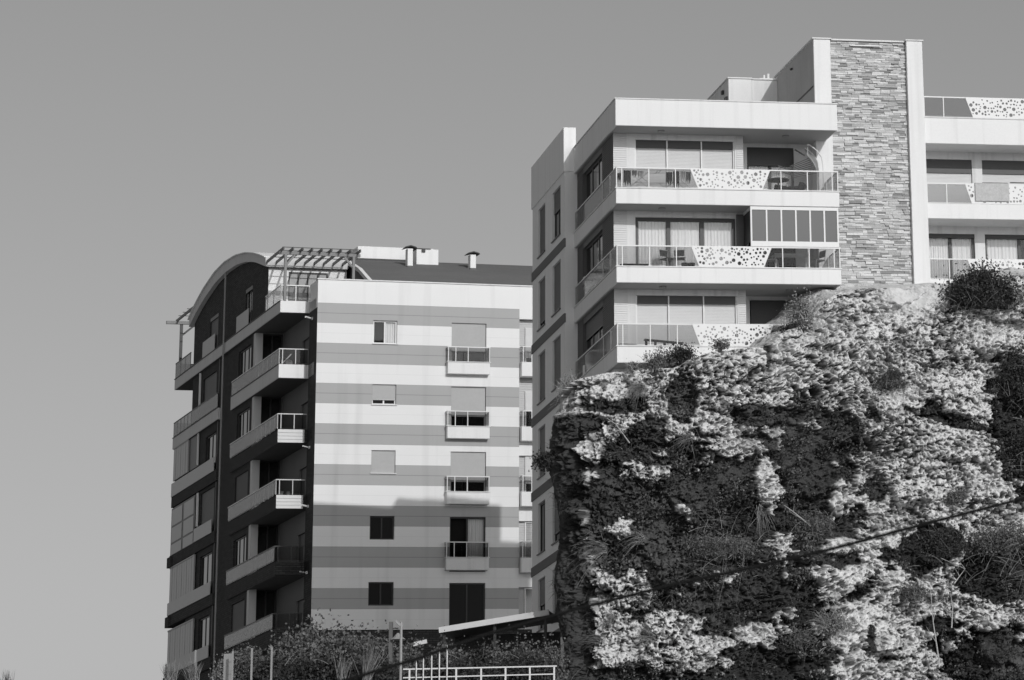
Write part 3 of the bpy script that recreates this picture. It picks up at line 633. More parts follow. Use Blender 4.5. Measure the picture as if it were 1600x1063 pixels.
def worley(P):
    I = np.floor(P).astype(np.int64); f1 = np.full(len(P), 9.); f2 = f1.copy()
    for a in (-1, 0, 1):
        for b in (-1, 0, 1):
            for c in (-1, 0, 1):
                J = I+np.array([a, b, c]); d = np.sqrt(((J+JIT[hsh(J[:, 0], J[:, 1], J[:, 2])]-P)**2).sum(1))
                f2 = np.minimum(f2, np.maximum(f1, d)); f1 = np.minimum(f1, d)
    return f1, f2
TLT = rng.normal(size=(256, 3))
def facet(P):
    """broken block relief: every cell has its own step and its own tilted face; returns relief, distance to the joint, cell random"""
    I = np.floor(P).astype(np.int64); n = len(P); f1 = np.full(n, 9.); f2 = f1.copy(); hid = np.zeros(n, np.int64); dv = np.zeros((n, 3))
    for a in (-1, 0, 1):
        for b in (-1, 0, 1):
            for c in (-1, 0, 1):
                J = I+np.array([a, b, c]); h = hsh(J[:, 0], J[:, 1], J[:, 2]); v = P-(J+JIT[h]); d = np.sqrt((v**2).sum(1)); m_ = d < f1
                f2 = np.where(m_, f1, np.minimum(f2, d)); f1 = np.where(m_, d, f1); hid = np.where(m_, h, hid); dv = np.where(m_[:, None], v, dv)
    r = JIT[hid, 0]; return (r-.5)+.55*(TLT[hid]*dv).sum(1), f2-f1, JIT[hid, 1]
ZT = np.array([(-3.6, -4.45), (-2.3, -4.15), (-1.6, -3.85), (-.5, -3.65), (1.6, -3.58), (1.9, -3.48), (2.4, -3.22), (3.1, -3.0), (5.1, -2.78), (5.6, -2.35), (6.3, -2.05), (7.2, -1.5), (7.6, -1.0), (8.1, -.65), (9, -.5), (11, -.45), (13, -.45), (15, .0), (20, .3)])
PATH = np.array([(.9, 10.5), (-1.25, 2.5), (-2.2, -.3), (-1.5, -1.75), (.6, -2.25), (4, -2.5), (8.5, -2.1), (13, -2.5), (20, -2.9)])
def catmull(P, n=40):
    Q = np.vstack([2*P[0]-P[1], P, 2*P[-1]-P[-2]]); o = []
    for i in range(1, len(Q)-2):
        for t in np.linspace(0, 1, n, endpoint=False):
            o.append(.5*((2*Q[i])+(-Q[i-1]+Q[i+1])*t+(2*Q[i-1]-5*Q[i]+4*Q[i+1]-Q[i+2])*t*t+(-Q[i-1]+3*Q[i]-3*Q[i+1]+Q[i+2])*t**3))
    return np.array(o+[P[-1]])
pc = catmull(PATH); sl_ = np.concatenate([[0], np.cumsum(np.linalg.norm(np.diff(pc, axis=0), axis=1))]); TOT = sl_[-1]
def path(s):
    x = np.interp(s, sl_, pc[:, 0]); y = np.interp(s, sl_, pc[:, 1]); e = .25
    tx = np.interp(s+e, sl_, pc[:, 0])-np.interp(s-e, sl_, pc[:, 0]); ty = np.interp(s+e, sl_, pc[:, 1])-np.interp(s-e, sl_, pc[:, 1]); l = np.hypot(tx, ty)
    return x, y, ty/l, -tx/l         # outward normal = right of the travel direction
# recesses and gullies, also the mask of the shade painted on the rock: centre x, centre z, half width, half height, depth, tilt
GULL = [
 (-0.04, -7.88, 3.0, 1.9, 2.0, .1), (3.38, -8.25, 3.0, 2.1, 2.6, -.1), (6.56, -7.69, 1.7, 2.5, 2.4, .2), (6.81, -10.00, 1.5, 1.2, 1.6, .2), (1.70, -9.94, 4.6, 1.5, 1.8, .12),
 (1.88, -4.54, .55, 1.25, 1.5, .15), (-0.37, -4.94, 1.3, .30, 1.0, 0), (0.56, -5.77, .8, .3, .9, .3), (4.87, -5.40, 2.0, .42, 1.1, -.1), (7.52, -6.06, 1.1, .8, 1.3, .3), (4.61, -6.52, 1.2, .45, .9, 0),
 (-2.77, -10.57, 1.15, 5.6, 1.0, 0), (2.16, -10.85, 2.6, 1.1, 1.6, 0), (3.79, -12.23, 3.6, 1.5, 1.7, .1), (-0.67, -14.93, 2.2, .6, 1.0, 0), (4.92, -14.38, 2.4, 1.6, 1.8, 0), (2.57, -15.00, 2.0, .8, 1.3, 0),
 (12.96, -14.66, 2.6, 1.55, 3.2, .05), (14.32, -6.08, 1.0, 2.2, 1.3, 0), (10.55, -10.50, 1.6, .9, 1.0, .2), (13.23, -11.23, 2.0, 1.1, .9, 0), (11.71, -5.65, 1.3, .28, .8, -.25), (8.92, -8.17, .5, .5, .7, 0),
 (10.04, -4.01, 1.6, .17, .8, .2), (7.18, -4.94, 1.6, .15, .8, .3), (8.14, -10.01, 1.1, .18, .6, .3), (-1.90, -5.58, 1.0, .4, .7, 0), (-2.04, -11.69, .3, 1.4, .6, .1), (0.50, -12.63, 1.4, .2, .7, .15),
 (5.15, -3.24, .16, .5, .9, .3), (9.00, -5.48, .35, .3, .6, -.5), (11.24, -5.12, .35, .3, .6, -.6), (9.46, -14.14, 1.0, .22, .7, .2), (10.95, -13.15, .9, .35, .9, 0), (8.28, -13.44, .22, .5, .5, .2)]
LIT = [(0.55, -7.43, 1.0, .36), (4.94, -8.03, .55, .85), (3.88, -6.57, 1.1, .35), (-1.44, -6.50, .42, .45), (1.20, -12.97, 1.0, .5), (1.88, -14.21, .6, .5), (4.12, -13.36, 1.0, .45), (7.45, -8.62, .25, .5), (7.53, -10.24, .8, .25)]  # patches left out of the painted shade
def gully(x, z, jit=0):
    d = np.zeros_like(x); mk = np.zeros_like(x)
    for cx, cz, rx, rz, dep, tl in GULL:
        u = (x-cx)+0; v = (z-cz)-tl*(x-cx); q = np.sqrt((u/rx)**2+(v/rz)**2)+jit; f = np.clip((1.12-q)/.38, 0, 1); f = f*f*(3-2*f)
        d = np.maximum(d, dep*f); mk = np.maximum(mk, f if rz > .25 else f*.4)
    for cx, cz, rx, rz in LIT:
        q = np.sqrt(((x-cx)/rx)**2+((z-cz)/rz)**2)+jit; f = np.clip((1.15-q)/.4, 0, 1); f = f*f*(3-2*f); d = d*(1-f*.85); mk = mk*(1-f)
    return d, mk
def rock(s, z, back, detail=True):
    """surface point for path position s, height z; back > 0: on the plateau, that far behind the edge"""
    px_, py_, nx, ny = path(s); zt = np.interp(px_, ZT[:, 0], ZT[:, 1])
    lean = .20*np.clip(zt-z, 0, 30)-.15*np.exp(-np.clip(zt-z, 0, 9)*1.5)
    X = px_-nx*back*.9+nx*np.clip(lean, -1, .35); Y = py_-lean+(back*-ny)
    slope = np.interp(px_, [-3, 5, 8, 20], [.02, .05, .22, .20])
    Z = np.where(back > 0, zt+slope*back, z)
    P = np.stack([X, Y, Z], 1)
    up = np.clip(back/.5, 0, 1)
    front = np.clip((-ny-.0)*1.6, 0, 1)
    big = fbm(P*np.array([.30, .30, .42]), 3)
    wrp = fbm(P*np.array([1.1, 1.1, 1.1])+31, 2)*.35
    jit = fbm(P*np.array([.9, .9, 1.3])+11, 5, .62)*.55
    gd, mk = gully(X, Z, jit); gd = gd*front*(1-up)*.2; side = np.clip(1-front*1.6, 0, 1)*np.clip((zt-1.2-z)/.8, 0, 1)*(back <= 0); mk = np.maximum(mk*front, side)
    Q = P+np.stack([wrp, wrp, wrp*.6], 1)
    disp = np.zeros_like(big)
    if detail:
        smooth = np.clip(np.exp(-(((X-10.9)/1.5)**2+((Z+.7)/1.0)**2))*1.3, 0, 1)
        rough = (.95+.6*fbm(P*.45+3, 2))*(1-.9*smooth); rough = np.clip(rough, .05, 1.5)
        sm = lambda v, a, b: (lambda t: t*t*(3-2*t))(np.clip((v-a)/(b-a), 0, 1))
        W1 = P+.35*np.stack([fbm(P*1.3+3, 3), fbm(P*1.3+9, 3), .7*fbm(P*1.3+15, 3)], 1); W2 = P+.09*np.stack([fbm(P*4+3, 2), fbm(P*4+9, 2), fbm(P*4+15, 2)], 1)
        tl = lambda V, k: np.stack([V[:, 0]+.2*V[:, 2], V[:, 1], V[:, 2]-k*V[:, 0]], 1)
        a1, e1, r1 = facet(tl(W1, -.12)*np.array([.55, .55, 1.0])); a2, e2, r2 = facet(tl(W1*.5+W2*.5, .18)*np.array([1.5, 1.5, 2.6])+5); a3, e3, r3 = facet(W2*np.array([4.2, 4.2, 6.4])+11); a4, e4, r4 = facet((P+.03*fbm(P*9, 1)[:, None])*np.array([10., 10., 14.])+23)
        dens = .30*fbm(P*np.array([.5, .5, .8])+60, 2)-.05
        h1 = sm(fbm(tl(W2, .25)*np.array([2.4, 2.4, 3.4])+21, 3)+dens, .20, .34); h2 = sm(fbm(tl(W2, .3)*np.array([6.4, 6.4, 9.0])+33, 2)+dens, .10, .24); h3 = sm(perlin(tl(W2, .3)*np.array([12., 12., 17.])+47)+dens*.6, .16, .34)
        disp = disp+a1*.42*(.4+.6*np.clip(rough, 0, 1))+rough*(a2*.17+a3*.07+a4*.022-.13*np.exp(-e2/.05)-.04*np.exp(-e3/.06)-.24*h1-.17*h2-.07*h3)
        pitv = np.clip(.7*h1+.9*h2+.6*h3+.35*np.exp(-e2/.05), 0, 1)*np.clip(rough, 0, 1)  # pit mask: shade inside the pits goes into the colour
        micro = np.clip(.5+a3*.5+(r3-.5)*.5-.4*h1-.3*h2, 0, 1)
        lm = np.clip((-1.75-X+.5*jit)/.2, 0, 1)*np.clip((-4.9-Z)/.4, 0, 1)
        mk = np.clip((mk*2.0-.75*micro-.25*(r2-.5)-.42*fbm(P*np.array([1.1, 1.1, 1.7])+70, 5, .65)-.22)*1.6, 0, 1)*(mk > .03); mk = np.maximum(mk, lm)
    disp = disp*np.clip(front+.22, 0, 1)+big*.6*np.clip(front+.35, 0, 1)-gd; disp = np.where(back > 0, disp*(1-up*.65), disp)
    vx = nx*(1-up); vy = ny*(1-up); vz = up*.6-.10*(1-up)
    return X+vx*disp, Y+vy*disp, Z+vz*disp, mk, (pitv if detail else disp)
sx = np.concatenate([np.linspace(0, 9.5, 90, endpoint=False), np.arange(9.5, TOT-4.5, .029), np.linspace(TOT-4.5, TOT, 40)])
zr = np.arange(0, 16.6, .028)
bk = np.array([9, 7, 5.5, 4.6, *np.arange(4, 0, -.055)])
nr = len(bk)+len(zr); ns = len(sx)
S_ = np.tile(sx, nr); px0 = path(sx)[0]; zt0 = np.interp(px0, ZT[:, 0], ZT[:, 1])
Zc = np.concatenate([np.tile(zt0, len(bk)), (zt0[None, :]-zr[:, None]*(1+(zt0+4)*.0)[None, :]).ravel()])
Bc = np.concatenate([np.repeat(bk, ns), np.zeros(len(zr)*ns)])
VX, VY, VZ, MK, DSP = rock(S_, Zc, Bc)
def gridmesh(name, V, nr, ns, mats, attr=None, attr2=None):
    me = bpy.data.meshes.new(name); me.vertices.add(nr*ns); me.vertices.foreach_set('co', V.astype(np.float32).ravel())
    i = np.arange(nr-1)[:, None]*ns+np.arange(ns-1)[None, :]; F_ = np.stack([i, i+ns, i+ns+1, i+1], -1).reshape(-1, 4)
    me.loops.add(F_.size); me.polygons.add(len(F_)); me.loops.foreach_set('vertex_index', F_.ravel().astype(np.int32))
    me.polygons.foreach_set('loop_start', (np.arange(len(F_))*4).astype(np.int32)); me.polygons.foreach_set('loop_total', np.full(len(F_), 4, np.int32))
    if attr is not None: a = me.attributes.new('painted_shade', 'FLOAT', 'POINT'); a.data.foreach_set('value', attr.astype(np.float32))
    if attr2 is not None: a = me.attributes.new('pit_shade', 'FLOAT', 'POINT'); a.data.foreach_set('value', attr2.astype(np.float32))
    me.update(calc_edges=True)
    for m_ in mats: me.materials.append(m_)
    o = bpy.data.objects.new(name, me); COL.objects.link(o); return o
def rockmat():
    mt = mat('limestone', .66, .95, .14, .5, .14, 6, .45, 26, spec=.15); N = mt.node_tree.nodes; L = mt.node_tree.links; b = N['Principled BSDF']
    src = b.inputs['Base Color'].links[0].from_socket; at_ = N.new('ShaderNodeAttribute'); at_.attribute_name = 'painted_shade'
    mx = N.new('ShaderNodeMix'); mx.data_type = 'RGBA'; L.new(at_.outputs['Fac'], mx.inputs[0]); a2 = N.new('ShaderNodeAttribute'); a2.attribute_name = 'pit_shade'; nz = N.new('ShaderNodeTexNoise'); nz.inputs['Scale'].default_value = 1.3; nz.inputs['Detail'].default_value = 5; mr = N.new('ShaderNodeMapRange'); mr.inputs['From Min'].default_value = .3; mr.inputs['From Max'].default_value = .6; mr.inputs['To Min'].default_value = .55; mr.inputs['To Max'].default_value = 1.0; L.new(nz.outputs['Fac'], mr.inputs[0]); mp = N.new('ShaderNodeMath'); mp.operation = 'MULTIPLY'; L.new(a2.outputs['Fac'], mp.inputs[0]); L.new(mr.outputs[0], mp.inputs[1]); m0 = N.new('ShaderNodeMix'); m0.data_type = 'RGBA'; L.new(mp.outputs[0], m0.inputs[0]); L.new(src, m0.inputs[6]); m0.inputs[7].default_value = (.11, .11, .11, 1); L.new(m0.outputs[2], mx.inputs[6]); mx.inputs[7].default_value = (.042, .042, .042, 1); mn = N.new('ShaderNodeTexNoise'); mn.inputs['Scale'].default_value = 1.1; mn.inputs['Detail'].default_value = 6; mn.inputs['Roughness'].default_value = .65; rp_ = N.new('ShaderNodeMapRange'); rp_.inputs['From Min'].default_value = .42; rp_.inputs['From Max'].default_value = .72; rp_.inputs['To Min'].default_value = .032; rp_.inputs['To Max'].default_value = .19; L.new(mn.outputs['Fac'], rp_.inputs[0]); cb_ = N.new('ShaderNodeCombineColor'); [L.new(rp_.outputs[0], cb_.inputs[i_]) for i_ in range(3)]; L.new(cb_.outputs[0], mx.inputs[7]); L.new(mx.outputs[2], b.inputs['Base Color']); return mt  # painted shade: dark grey mixed in over the hollows and inside the pits
shadev = MK
cl_ = gridmesh('cliff', np.stack([VX, VY, VZ], 1), nr, ns, [rockmat()], shadev, DSP); cl_.location = OAW; cl_.rotation_euler = (0, 0, TA)
tag(cl_, 'pale pitted limestone cliff with shade painted into its overgrown hollows', 'cliff', kind='structure')

# ================================================================== vegetation
def leaves(C_, N_, size, upb=.3):
    """one small pointed leaf per centre; returns verts and faces"""
    n = len(C_); d = rng.normal(size=(n, 3)); d[:, 2] += upb; d /= np.linalg.norm(d, axis=1)[:, None]
    e = np.cross(d, rng.normal(size=(n, 3))); e /= np.linalg.norm(e, axis=1)[:, None]
    L_ = size*(.6+.8*rng.random(n))[:, None]; W_ = L_*(.28+.2*rng.random(n))[:, None]
    V = np.stack([C_-d*L_*.5, C_+e*W_, C_+d*L_*.5, C_-e*W_], 1).reshape(-1, 3)
    return V
def leafmesh(name, V, m_, parent=None, loc=(0, 0, 0), V2=None, m2=None):
    n1 = len(V)//4
    if V2 is not None: V = np.concatenate([V, V2])
    nf = len(V)//4; me = bpy.data.meshes.new(name); me.vertices.add(len(V)); me.vertices.foreach_set('co', V.astype(np.float32).ravel())
    me.loops.add(nf*4); me.polygons.add(nf); me.loops.foreach_set('vertex_index', np.arange(nf*4, dtype=np.int32))
    me.polygons.foreach_set('loop_start', (np.arange(nf)*4).astype(np.int32)); me.polygons.foreach_set('loop_total', np.full(nf, 4, np.int32)); me.update(calc_edges=True)
    me.materials.append(m_)
    if V2 is not None: me.materials.append(m2); me.polygons.foreach_set('material_index', (np.arange(nf) >= n1).astype(np.int32))
    o = bpy.data.objects.new(name, me); COL.objects.link(o); o.location = loc
    if parent: o.parent = parent
    return o
def blades(n, length, spread, width, droop=.5, seg=4, axis=(0, 0, 1), base_r=.08):
    """thin curved strips radiating from a base"""
    ax = np.array(axis, float); ax /= np.linalg.norm(ax); d = ax+spread*rng.normal(size=(n, 3)); d /= np.linalg.norm(d, axis=1)[:, None]
    L_ = length*(.5+.6*rng.random(n))[:, None]; b0 = rng.normal(size=(n, 3))*base_r; side = np.cross(d, rng.normal(size=(n, 3))); side /= np.linalg.norm(side, axis=1)[:, None]
    out = []
    pt = lambda t: b0+d*L_*t+np.array([0, 0, -1.])*L_*droop*t*t
    for k in range(seg):
        t0, t1 = k/seg, (k+1)/seg; w0 = width*(1-t0*.85); w1 = width*(1-t1*.85)
        out.append(np.stack([pt(t0)-side*w0, pt(t0)+side*w0, pt(t1)+side*w1, pt(t1)-side*w1], 1))
    return np.concatenate(out).reshape(-1, 3)
def shrub(label, loc, rx, ry, rz, n, size, m_, nclump=40, spread=.22, base=0., wisp=0, stemm=None, cat='shrub', name='shrub', group=None, twigs=None, hollow=.45):
    root = empty(name, loc, 0, label, cat, group)
    u = rng.normal(size=(nclump, 3)); u /= np.linalg.norm(u, axis=1)[:, None]; u[:, 2] = np.abs(u[:, 2])*1.0-.25; r = (hollow+(1-hollow)*rng.random(nclump)**.6)*(.78+.3*rng.random(nclump))
    c = u*r[:, None]*np.array([rx, ry, rz]); c[:, 2] += rz*.3+base
    idx = rng.integers(0, nclump, n); C_ = c[idx]+rng.normal(size=(n, 3))*np.array([rx, ry, rz])*spread*(.4+.9*rng.random(nclump))[idx][:, None]
    C_[:, 2] = np.maximum(C_[:, 2], base-.1)
    V = leaves(C_, None, size)
    leafmesh('foliage', V, m_, root, (0, 0, 0), blades(int(wisp*.55), max(rx, rz)*1.0, .95, .008, .35, 4, base_r=.45*rx)+np.array([0, 0, base]) if wisp else None, twigs or dry)
    s = MB()
    for i in range(0, nclump, 3 if nclump < 60 else 5):
        e_ = c[i]; s.tube([(0, 0, -.15), tuple(e_*.45+np.array([0, 0, .1])), tuple(e_)], .035*max(rx, .6), 4, .006)
    s.build('stem', stemm or bark, root)
    return root
def tuft(label, loc, n, length, axis, m_=None, spread=.38, droop=.45, width=.012, cat='grass tuft', group=None):
    o = leafmesh('grass_tuft', blades(n, length, spread, width, droop, 4, axis), m_ or dry, None, loc); return tag(o, label, cat, group)
def onrock(cx, cz, out=.0):
    """world position on the cliff face for local x, z"""
    best = None
    ss = np.linspace(9, TOT, 900); q = path(ss); x_ = q[0]+q[2]*.2*np.clip(np.interp(q[0], ZT[:, 0], ZT[:, 1])-cz, 0, 30); i = int(np.argmin(np.abs(x_-cx)))
    X, Y, Z, _, _ = rock(np.array([ss[i]]), np.array([cz]), np.array([0.]), False)
    return Vector(OAW)+float(X[0]+q[2][i]*out)*EXA+float(Y[0]+q[3][i]*out)*EYA+Vector((0, 0, float(Z[0])))
def ontop(cx, back, up=0.):
    ss = np.linspace(9, TOT, 900); q = path(ss); i = int(np.argmin(np.abs(q[0]-cx))); X, Y, Z, _, _ = rock(np.array([ss[i]]), np.array([0.]), np.array([max(back, .02)]), False)
    return Vector(OAW)+float(X[0])*EXA+float(Y[0])*EYA+Vector((0, 0, float(Z[0])+up))
# the dark creepers and undergrowth that fill the hollows of the face: uncountable, one object
sel = np.where((MK > .7) & (Bc == 0) & (VX > -1.4) & (VX < 17))[0]
pk = rng.choice(sel, 80000); clus = fbm(np.stack([VX, VY, VZ], 1)[pk]*1.7+50, 3); pk = pk[(clus+rng.normal(size=len(pk))*.12) > .22]; clus = fbm(np.stack([VX, VY, VZ], 1)[pk]*1.3+90, 3)
C_ = np.stack([VX, VY, VZ], 1)[pk]; nrm = np.array([0, -1, .1]); C_ = C_+nrm*(rng.random(len(pk))**1.3*(.12+.9*np.clip(clus+.1, 0, .6)))[:, None]+rng.normal(size=C_.shape)*.05
hi = fbm(C_*.9+120, 2)+rng.normal(size=len(C_))*.1 > .18
iv2 = leafmesh('creeper', leaves(C_[hi]+np.array([0, -.12, .05]), None, .085, .1), leaf_m); iv2.location = OAW; iv2.rotation_euler = (0, 0, TA); tag(iv2, 'greyer patches of leafy undergrowth among the dark creepers of the cliff', 'undergrowth', kind='stuff')
iv = leafmesh('creeper', leaves(C_, None, .10, .1), leaf_d); iv.location = OAW; iv.rotation_euler = (0, 0, TA); tag(iv, 'dark creepers and undergrowth filling the hollows of the cliff face', 'creepers', kind='stuff')
sel = np.where((Bc == 0) & (VX > -2.9) & (VX < 17) & (MK > .12))[0]; pk = rng.choice(sel, 2600); C_ = np.stack([VX, VY, VZ], 1)[pk]
o_ = [blades(7, .55, .6, .007, .35, 3, (rng.normal()*.4, -.7, .35), .05)+p for p in C_[:900]]
gr_ = leafmesh('dry_grass', np.concatenate(o_), leaf_m); gr_.location = OAW; gr_.rotation_euler = (0, 0, TA); tag(gr_, 'thin dry grass hanging over the dark parts of the rock', 'grass', kind='stuff')
# single plants on the cliff
for lab, (cx, cz), rx, rz, n, sz, m_, wi, hol in (
 ('large dark round shrub on the cliff top in front of the right balconies', (13.36, -0.84), 1.42, 1.35, 15000, .085, leaf_d, 420, .2),
 ('big dark shrub at the right edge of the picture, halfway up the cliff', (14.83, -4.17), 1.15, 1.5, 7000, .08, leaf_d, 120, .3),
 ('dark shrub below the big one at the right edge of the picture', (14.53, -6.91), 1.0, 1.0, 4500, .08, leaf_d, 150, .3),
 ('wide grey-green shrub below the diagonal cable at the right side', (13.27, -10.30), 1.5, .9, 6500, .07, leaf_m, 420, .2),
 ('dark thorny shrub hanging left of the wide grey-green shrub', (10.80, -10.39), 1.15, .85, 4500, .07, leaf_d, 260, .2),
 ('low dark shrub in the middle ledge of the bright rock face', (9.66, -4.29), .75, .28, 1500, .06, leaf_m, 90, .2),
 ('small dark shrub on bright rock just above the cable', (11.41, -8.65), .42, .35, 900, .06, leaf_m, 60, .2),
 ('feathery shrub in the deep shade below the central hollow', (2.87, -10.41), 1.5, .75, 5500, .06, leaf_m, 350, .2),
 ('thin bush beside the thin branch right of the central hollow', (6.70, -9.54), .7, .7, 1900, .06, leaf_m, 220, .2),
 ('dark ivy clump sticking out at the left edge of the cliff', (-2.81, -6.77), .5, .6, 2400, .075, leaf_d, 0, .2),
 ('grey shrub with fine branches low on the cliff under the cable', (7.09, -13.08), .8, .6, 2200, .055, leaf_l, 300, .2),
 ('small leafy plant above the cave at the lower right', (9.65, -12.10), .65, .45, 1700, .06, leaf_m, 160, .2),
 ('scrub clump at the foot of the picture left of the cave', (5.89, -13.62), .6, .5, 1600, .06, leaf_m, 130, .2)):
    p = onrock(cx, cz, .15); r_o = shrub(lab, p-Vector((0, 0, rz*.35)), rx, rx*.6, rz, n, sz, m_, nclump=70, spread=.2, wisp=wi, hollow=hol, twigs=leaf_l if m_ != leaf_l else dry)
for lab, cx, bk_, up_, rx, rz, n, sz, m_, wi in (
 ('grey bush growing against the lowest balcony slab, left one of the pair', 1.15, .35, .0, .62, .75, 1900, .06, leaf_m, 260),
 ('dense dark bush against the lowest balcony slab, right one of the pair', 2.0, .35, .0, .62, .62, 2600, .065, leaf_d, 30),
 ('small bush in front of the lowest perforated balcony panel', 3.45, .3, .0, .38, .42, 900, .055, leaf_m, 60),
 ('pale leafy shrub beside the lowest dark window on the cliff top', 6.75, .3, .1, .62, .90, 1500, .07, leaf_l, 200),
 ('low dark shrub under the pale leafy one on the cliff top', 6.25, .0, -.1, .55, .30, 1300, .06, leaf_d, 30),
 ('straw coloured weeds on the left corner of the cliff top', -1.85, .05, -.1, .55, .75, 800, .05, leaf_l, 420),
 ('thin dry weeds on the bright ledge below the lowest balcony', .2, .15, 0., .3, .35, 250, .05, leaf_l, 150)):
    shrub(lab, ontop(cx, bk_, up_), rx, rx*.6, rz, n, sz, m_, nclump=40, wisp=wi, hollow=.15, twigs=dry if m_ == leaf_l else leaf_l)
for lab, (cx, cz), n, ln, ax, m_ in (
 ('spiky grass tuft spreading left above the bright lower left rock', (-1.52, -10.18), 150, 1.35, (-1, -.35, .15), leaf_l),
 ('arching grass tuft above the lower left rock, right of the spiky one', (0.06, -9.88), 90, .9, (-.5, -.5, .5), leaf_l),
 ('pale grass tuft at the foot of the cliff near the dark gap', (0.15, -13.40), 110, .9, (-.4, -.5, .5), leaf_l),
 ('grass tuft hanging over the upper left ledge', (0.46, -4.31), 150, .95, (-.2, -.6, .1), leaf_l),
 ('fan of dry stems at the lower left corner of the cliff', (-2.38, -13.46), 60, .9, (-.5, -.4, .5), leaf_m),
 ('dry tuft on the pale rock beneath the diagonal cable', (-1.35, -12.70), 90, .55, (-.2, -.6, .3), leaf_l),
 ('straw tuft hanging beside the narrow lit rib of rock', (4.68, -8.83), 60, .9, (.2, -.5, -.9), leaf_l),
 ('upright dry stems over the grey shrub under the cable', (6.73, -13.18), 60, 1.2, (-.5, -.3, .9), leaf_l),
 ('soft grass tuft on the bright rock at the right', (11.85, -8.54), 120, .6, (0, -.5, .7), leaf_l),
 ('grey grass drooping over the ledge in the middle of the bright face', (9.67, -3.99), 200, .8, (.1, -.6, .2), leaf_m),
 ('weeping grass on the upper rock between the two dark clefts', (2.10, -6.28), 130, .8, (-.3, -.6, .2), leaf_l)):
    tuft(lab, onrock(cx, cz, .1), n, ln, ax, m_, group='grass tufts on the cliff')
# bare branches
for lab, pts in (
 ('bare pale branch leaning out of the dark hollow on the left', [(-0.10, -6.39), (-0.57, -5.70), (-0.85, -5.47)]),
 ('bare forked branch right of the central hollow', [(6.51, -9.58), (5.95, -9.03), (5.57, -8.79)]),
 ('pale root hanging down beside the cave at the bottom right', [(10.29, -14.61), (10.22, -13.13), (10.24, -11.76)]),
 ('crooked bare branch across the dark thorny shrub', [(11.12, -11.78), (11.65, -11.25), (10.79, -10.85)]),
 ('short pale root hanging above the cave opening', [(10.87, -13.37), (10.97, -12.69), (10.94, -12.12)])):
    s = MB(); P_ = [onrock(x, z, .45) for x, z in pts]; s.tube(P_, .028, 5, .010); a = P_[1]; s.tube([a, a+(P_[2]-P_[1])*.6+Vector((.25, -.1, .1))], .014, 4, .005); s.tube([P_[0].lerp(P_[1], .5), P_[0].lerp(P_[1], .8)+Vector((-.28, -.1, .12))], .012, 4, .004)
    tag(s.build('bare_branch', dry), lab, 'branch', 'bare branches on the cliff')

# ------------------------------------------------------------------ hedge and trees at the foot of the striped block
def foot(p, h): return Vector((p[0], p[1], p[2]-h))
HB = [
 ('tall leafy tree with glossy leaves at the right corner of the brick side', (-29.196, 136.000, 16.253), 1.15, 2.6, leaf_m, 7000, .10),
 ('rounded leafy tree in front of the lowest brick balcony', (-29.327, 133.000, 15.602), .95, 2.0, leaf_m, 5200, .09),
 ('scraggy bush in front of the fence at the left', (-30.261, 131.000, 14.992), .85, 1.5, leaf_m, 2400, .07),
 ('pale feathery bush at the left end of the hedge', (-31.131, 131.000, 14.695), .45, 1.2, leaf_l, 900, .07),
 ('mid grey bush between the tall leafy tree and the lamp post', (-27.521, 134.000, 15.648), 1.0, 1.9, leaf_m, 4200, .09),
 ('low bush just left of the lamp post', (-26.065, 132.000, 15.214), .85, 1.6, leaf_m, 3400, .08),
 ('bush just right of the lamp post', (-25.151, 134.000, 15.047), .85, 1.7, leaf_m, 3600, .08),
 ('bush under the low end of the canopy roof', (-23.916, 133.000, 14.981), .75, 1.7, leaf_m, 3200, .08),
 ('dark bush in the shade of the canopy roof', (-23.030, 135.000, 15.030), .95, 1.7, leaf_d, 4200, .08),
 ('reedy plant in front of the middle of the canopy roof', (-22.010, 132.000, 14.880), .4, 1.9, leaf_m, 1400, .07),
 ('leafy bush with upright shoots right of the reedy plant', (-21.173, 133.000, 14.886), .75, 1.8, leaf_m, 3400, .08),
 ('bush pressed against the left foot of the cliff', (-20.217, 132.000, 14.854), .6, 2.0, leaf_m, 2800, .08),
 ('dark low bush behind the white railing', (-22.695, 129.000, 14.095), 1.1, 1.2, leaf_d, 3800, .08),
 ('dark low bush behind the right end of the white railing', (-20.535, 129.000, 14.028), 1.0, 1.2, leaf_d, 3400, .08),
 ('dark low bush below the rounded leafy tree', (-27.453, 129.000, 14.377), 1.3, 1.3, leaf_d, 4400, .08),
 ('dark low bush below the lamp post', (-25.505, 129.000, 14.237), 1.1, 1.2, leaf_d, 4000, .08),
 ('dark low bush at the fence posts', (-29.188, 130.000, 14.383), .9, 1.1, leaf_d, 3000, .08)]
for lab, p, r, h, m_, n, sz in HB:
    tree = 'tree' in lab
    shrub(lab, foot(p, h*1.15), r*1.1, r*.8, h*.78, int(n*1.9), sz*1.15, m_, nclump=60, spread=.19, base=h*.12, wisp=70, hollow=.25, twigs=leaf_l, group='trees and bushes of the hedge', cat='tree' if tree else 'bush', name='small_tree' if tree else 'bush')
for lab, p, n, ln, m_ in (
 ('white plume of pampas grass in the hedge left of the lamp post', (-25.679, 128.000, 13.246), 60, 1.45, leaf_l),
 ('thin pale grass tuft right of the pampas plume', (-26.470, 128.000, 13.265), 60, .9, leaf_l),
 ('dry grass clump at the foot of the corner of the brick building', (-31.011, 126.000, 13.272), 260, .75, leaf_l),
 ('dry grass clump at the bottom left, left one of the two', (-31.727, 126.000, 13.268), 200, .75, leaf_l),
 ('sparse weeds at the far left bottom corner of the picture', (-37.089, 126.000, 13.497), 60, .5, leaf_l)):
    tuft(lab, p, n, ln, (.15*math.sin(p[0]*9), 0, 1), m_, spread=.2, droop=.12)
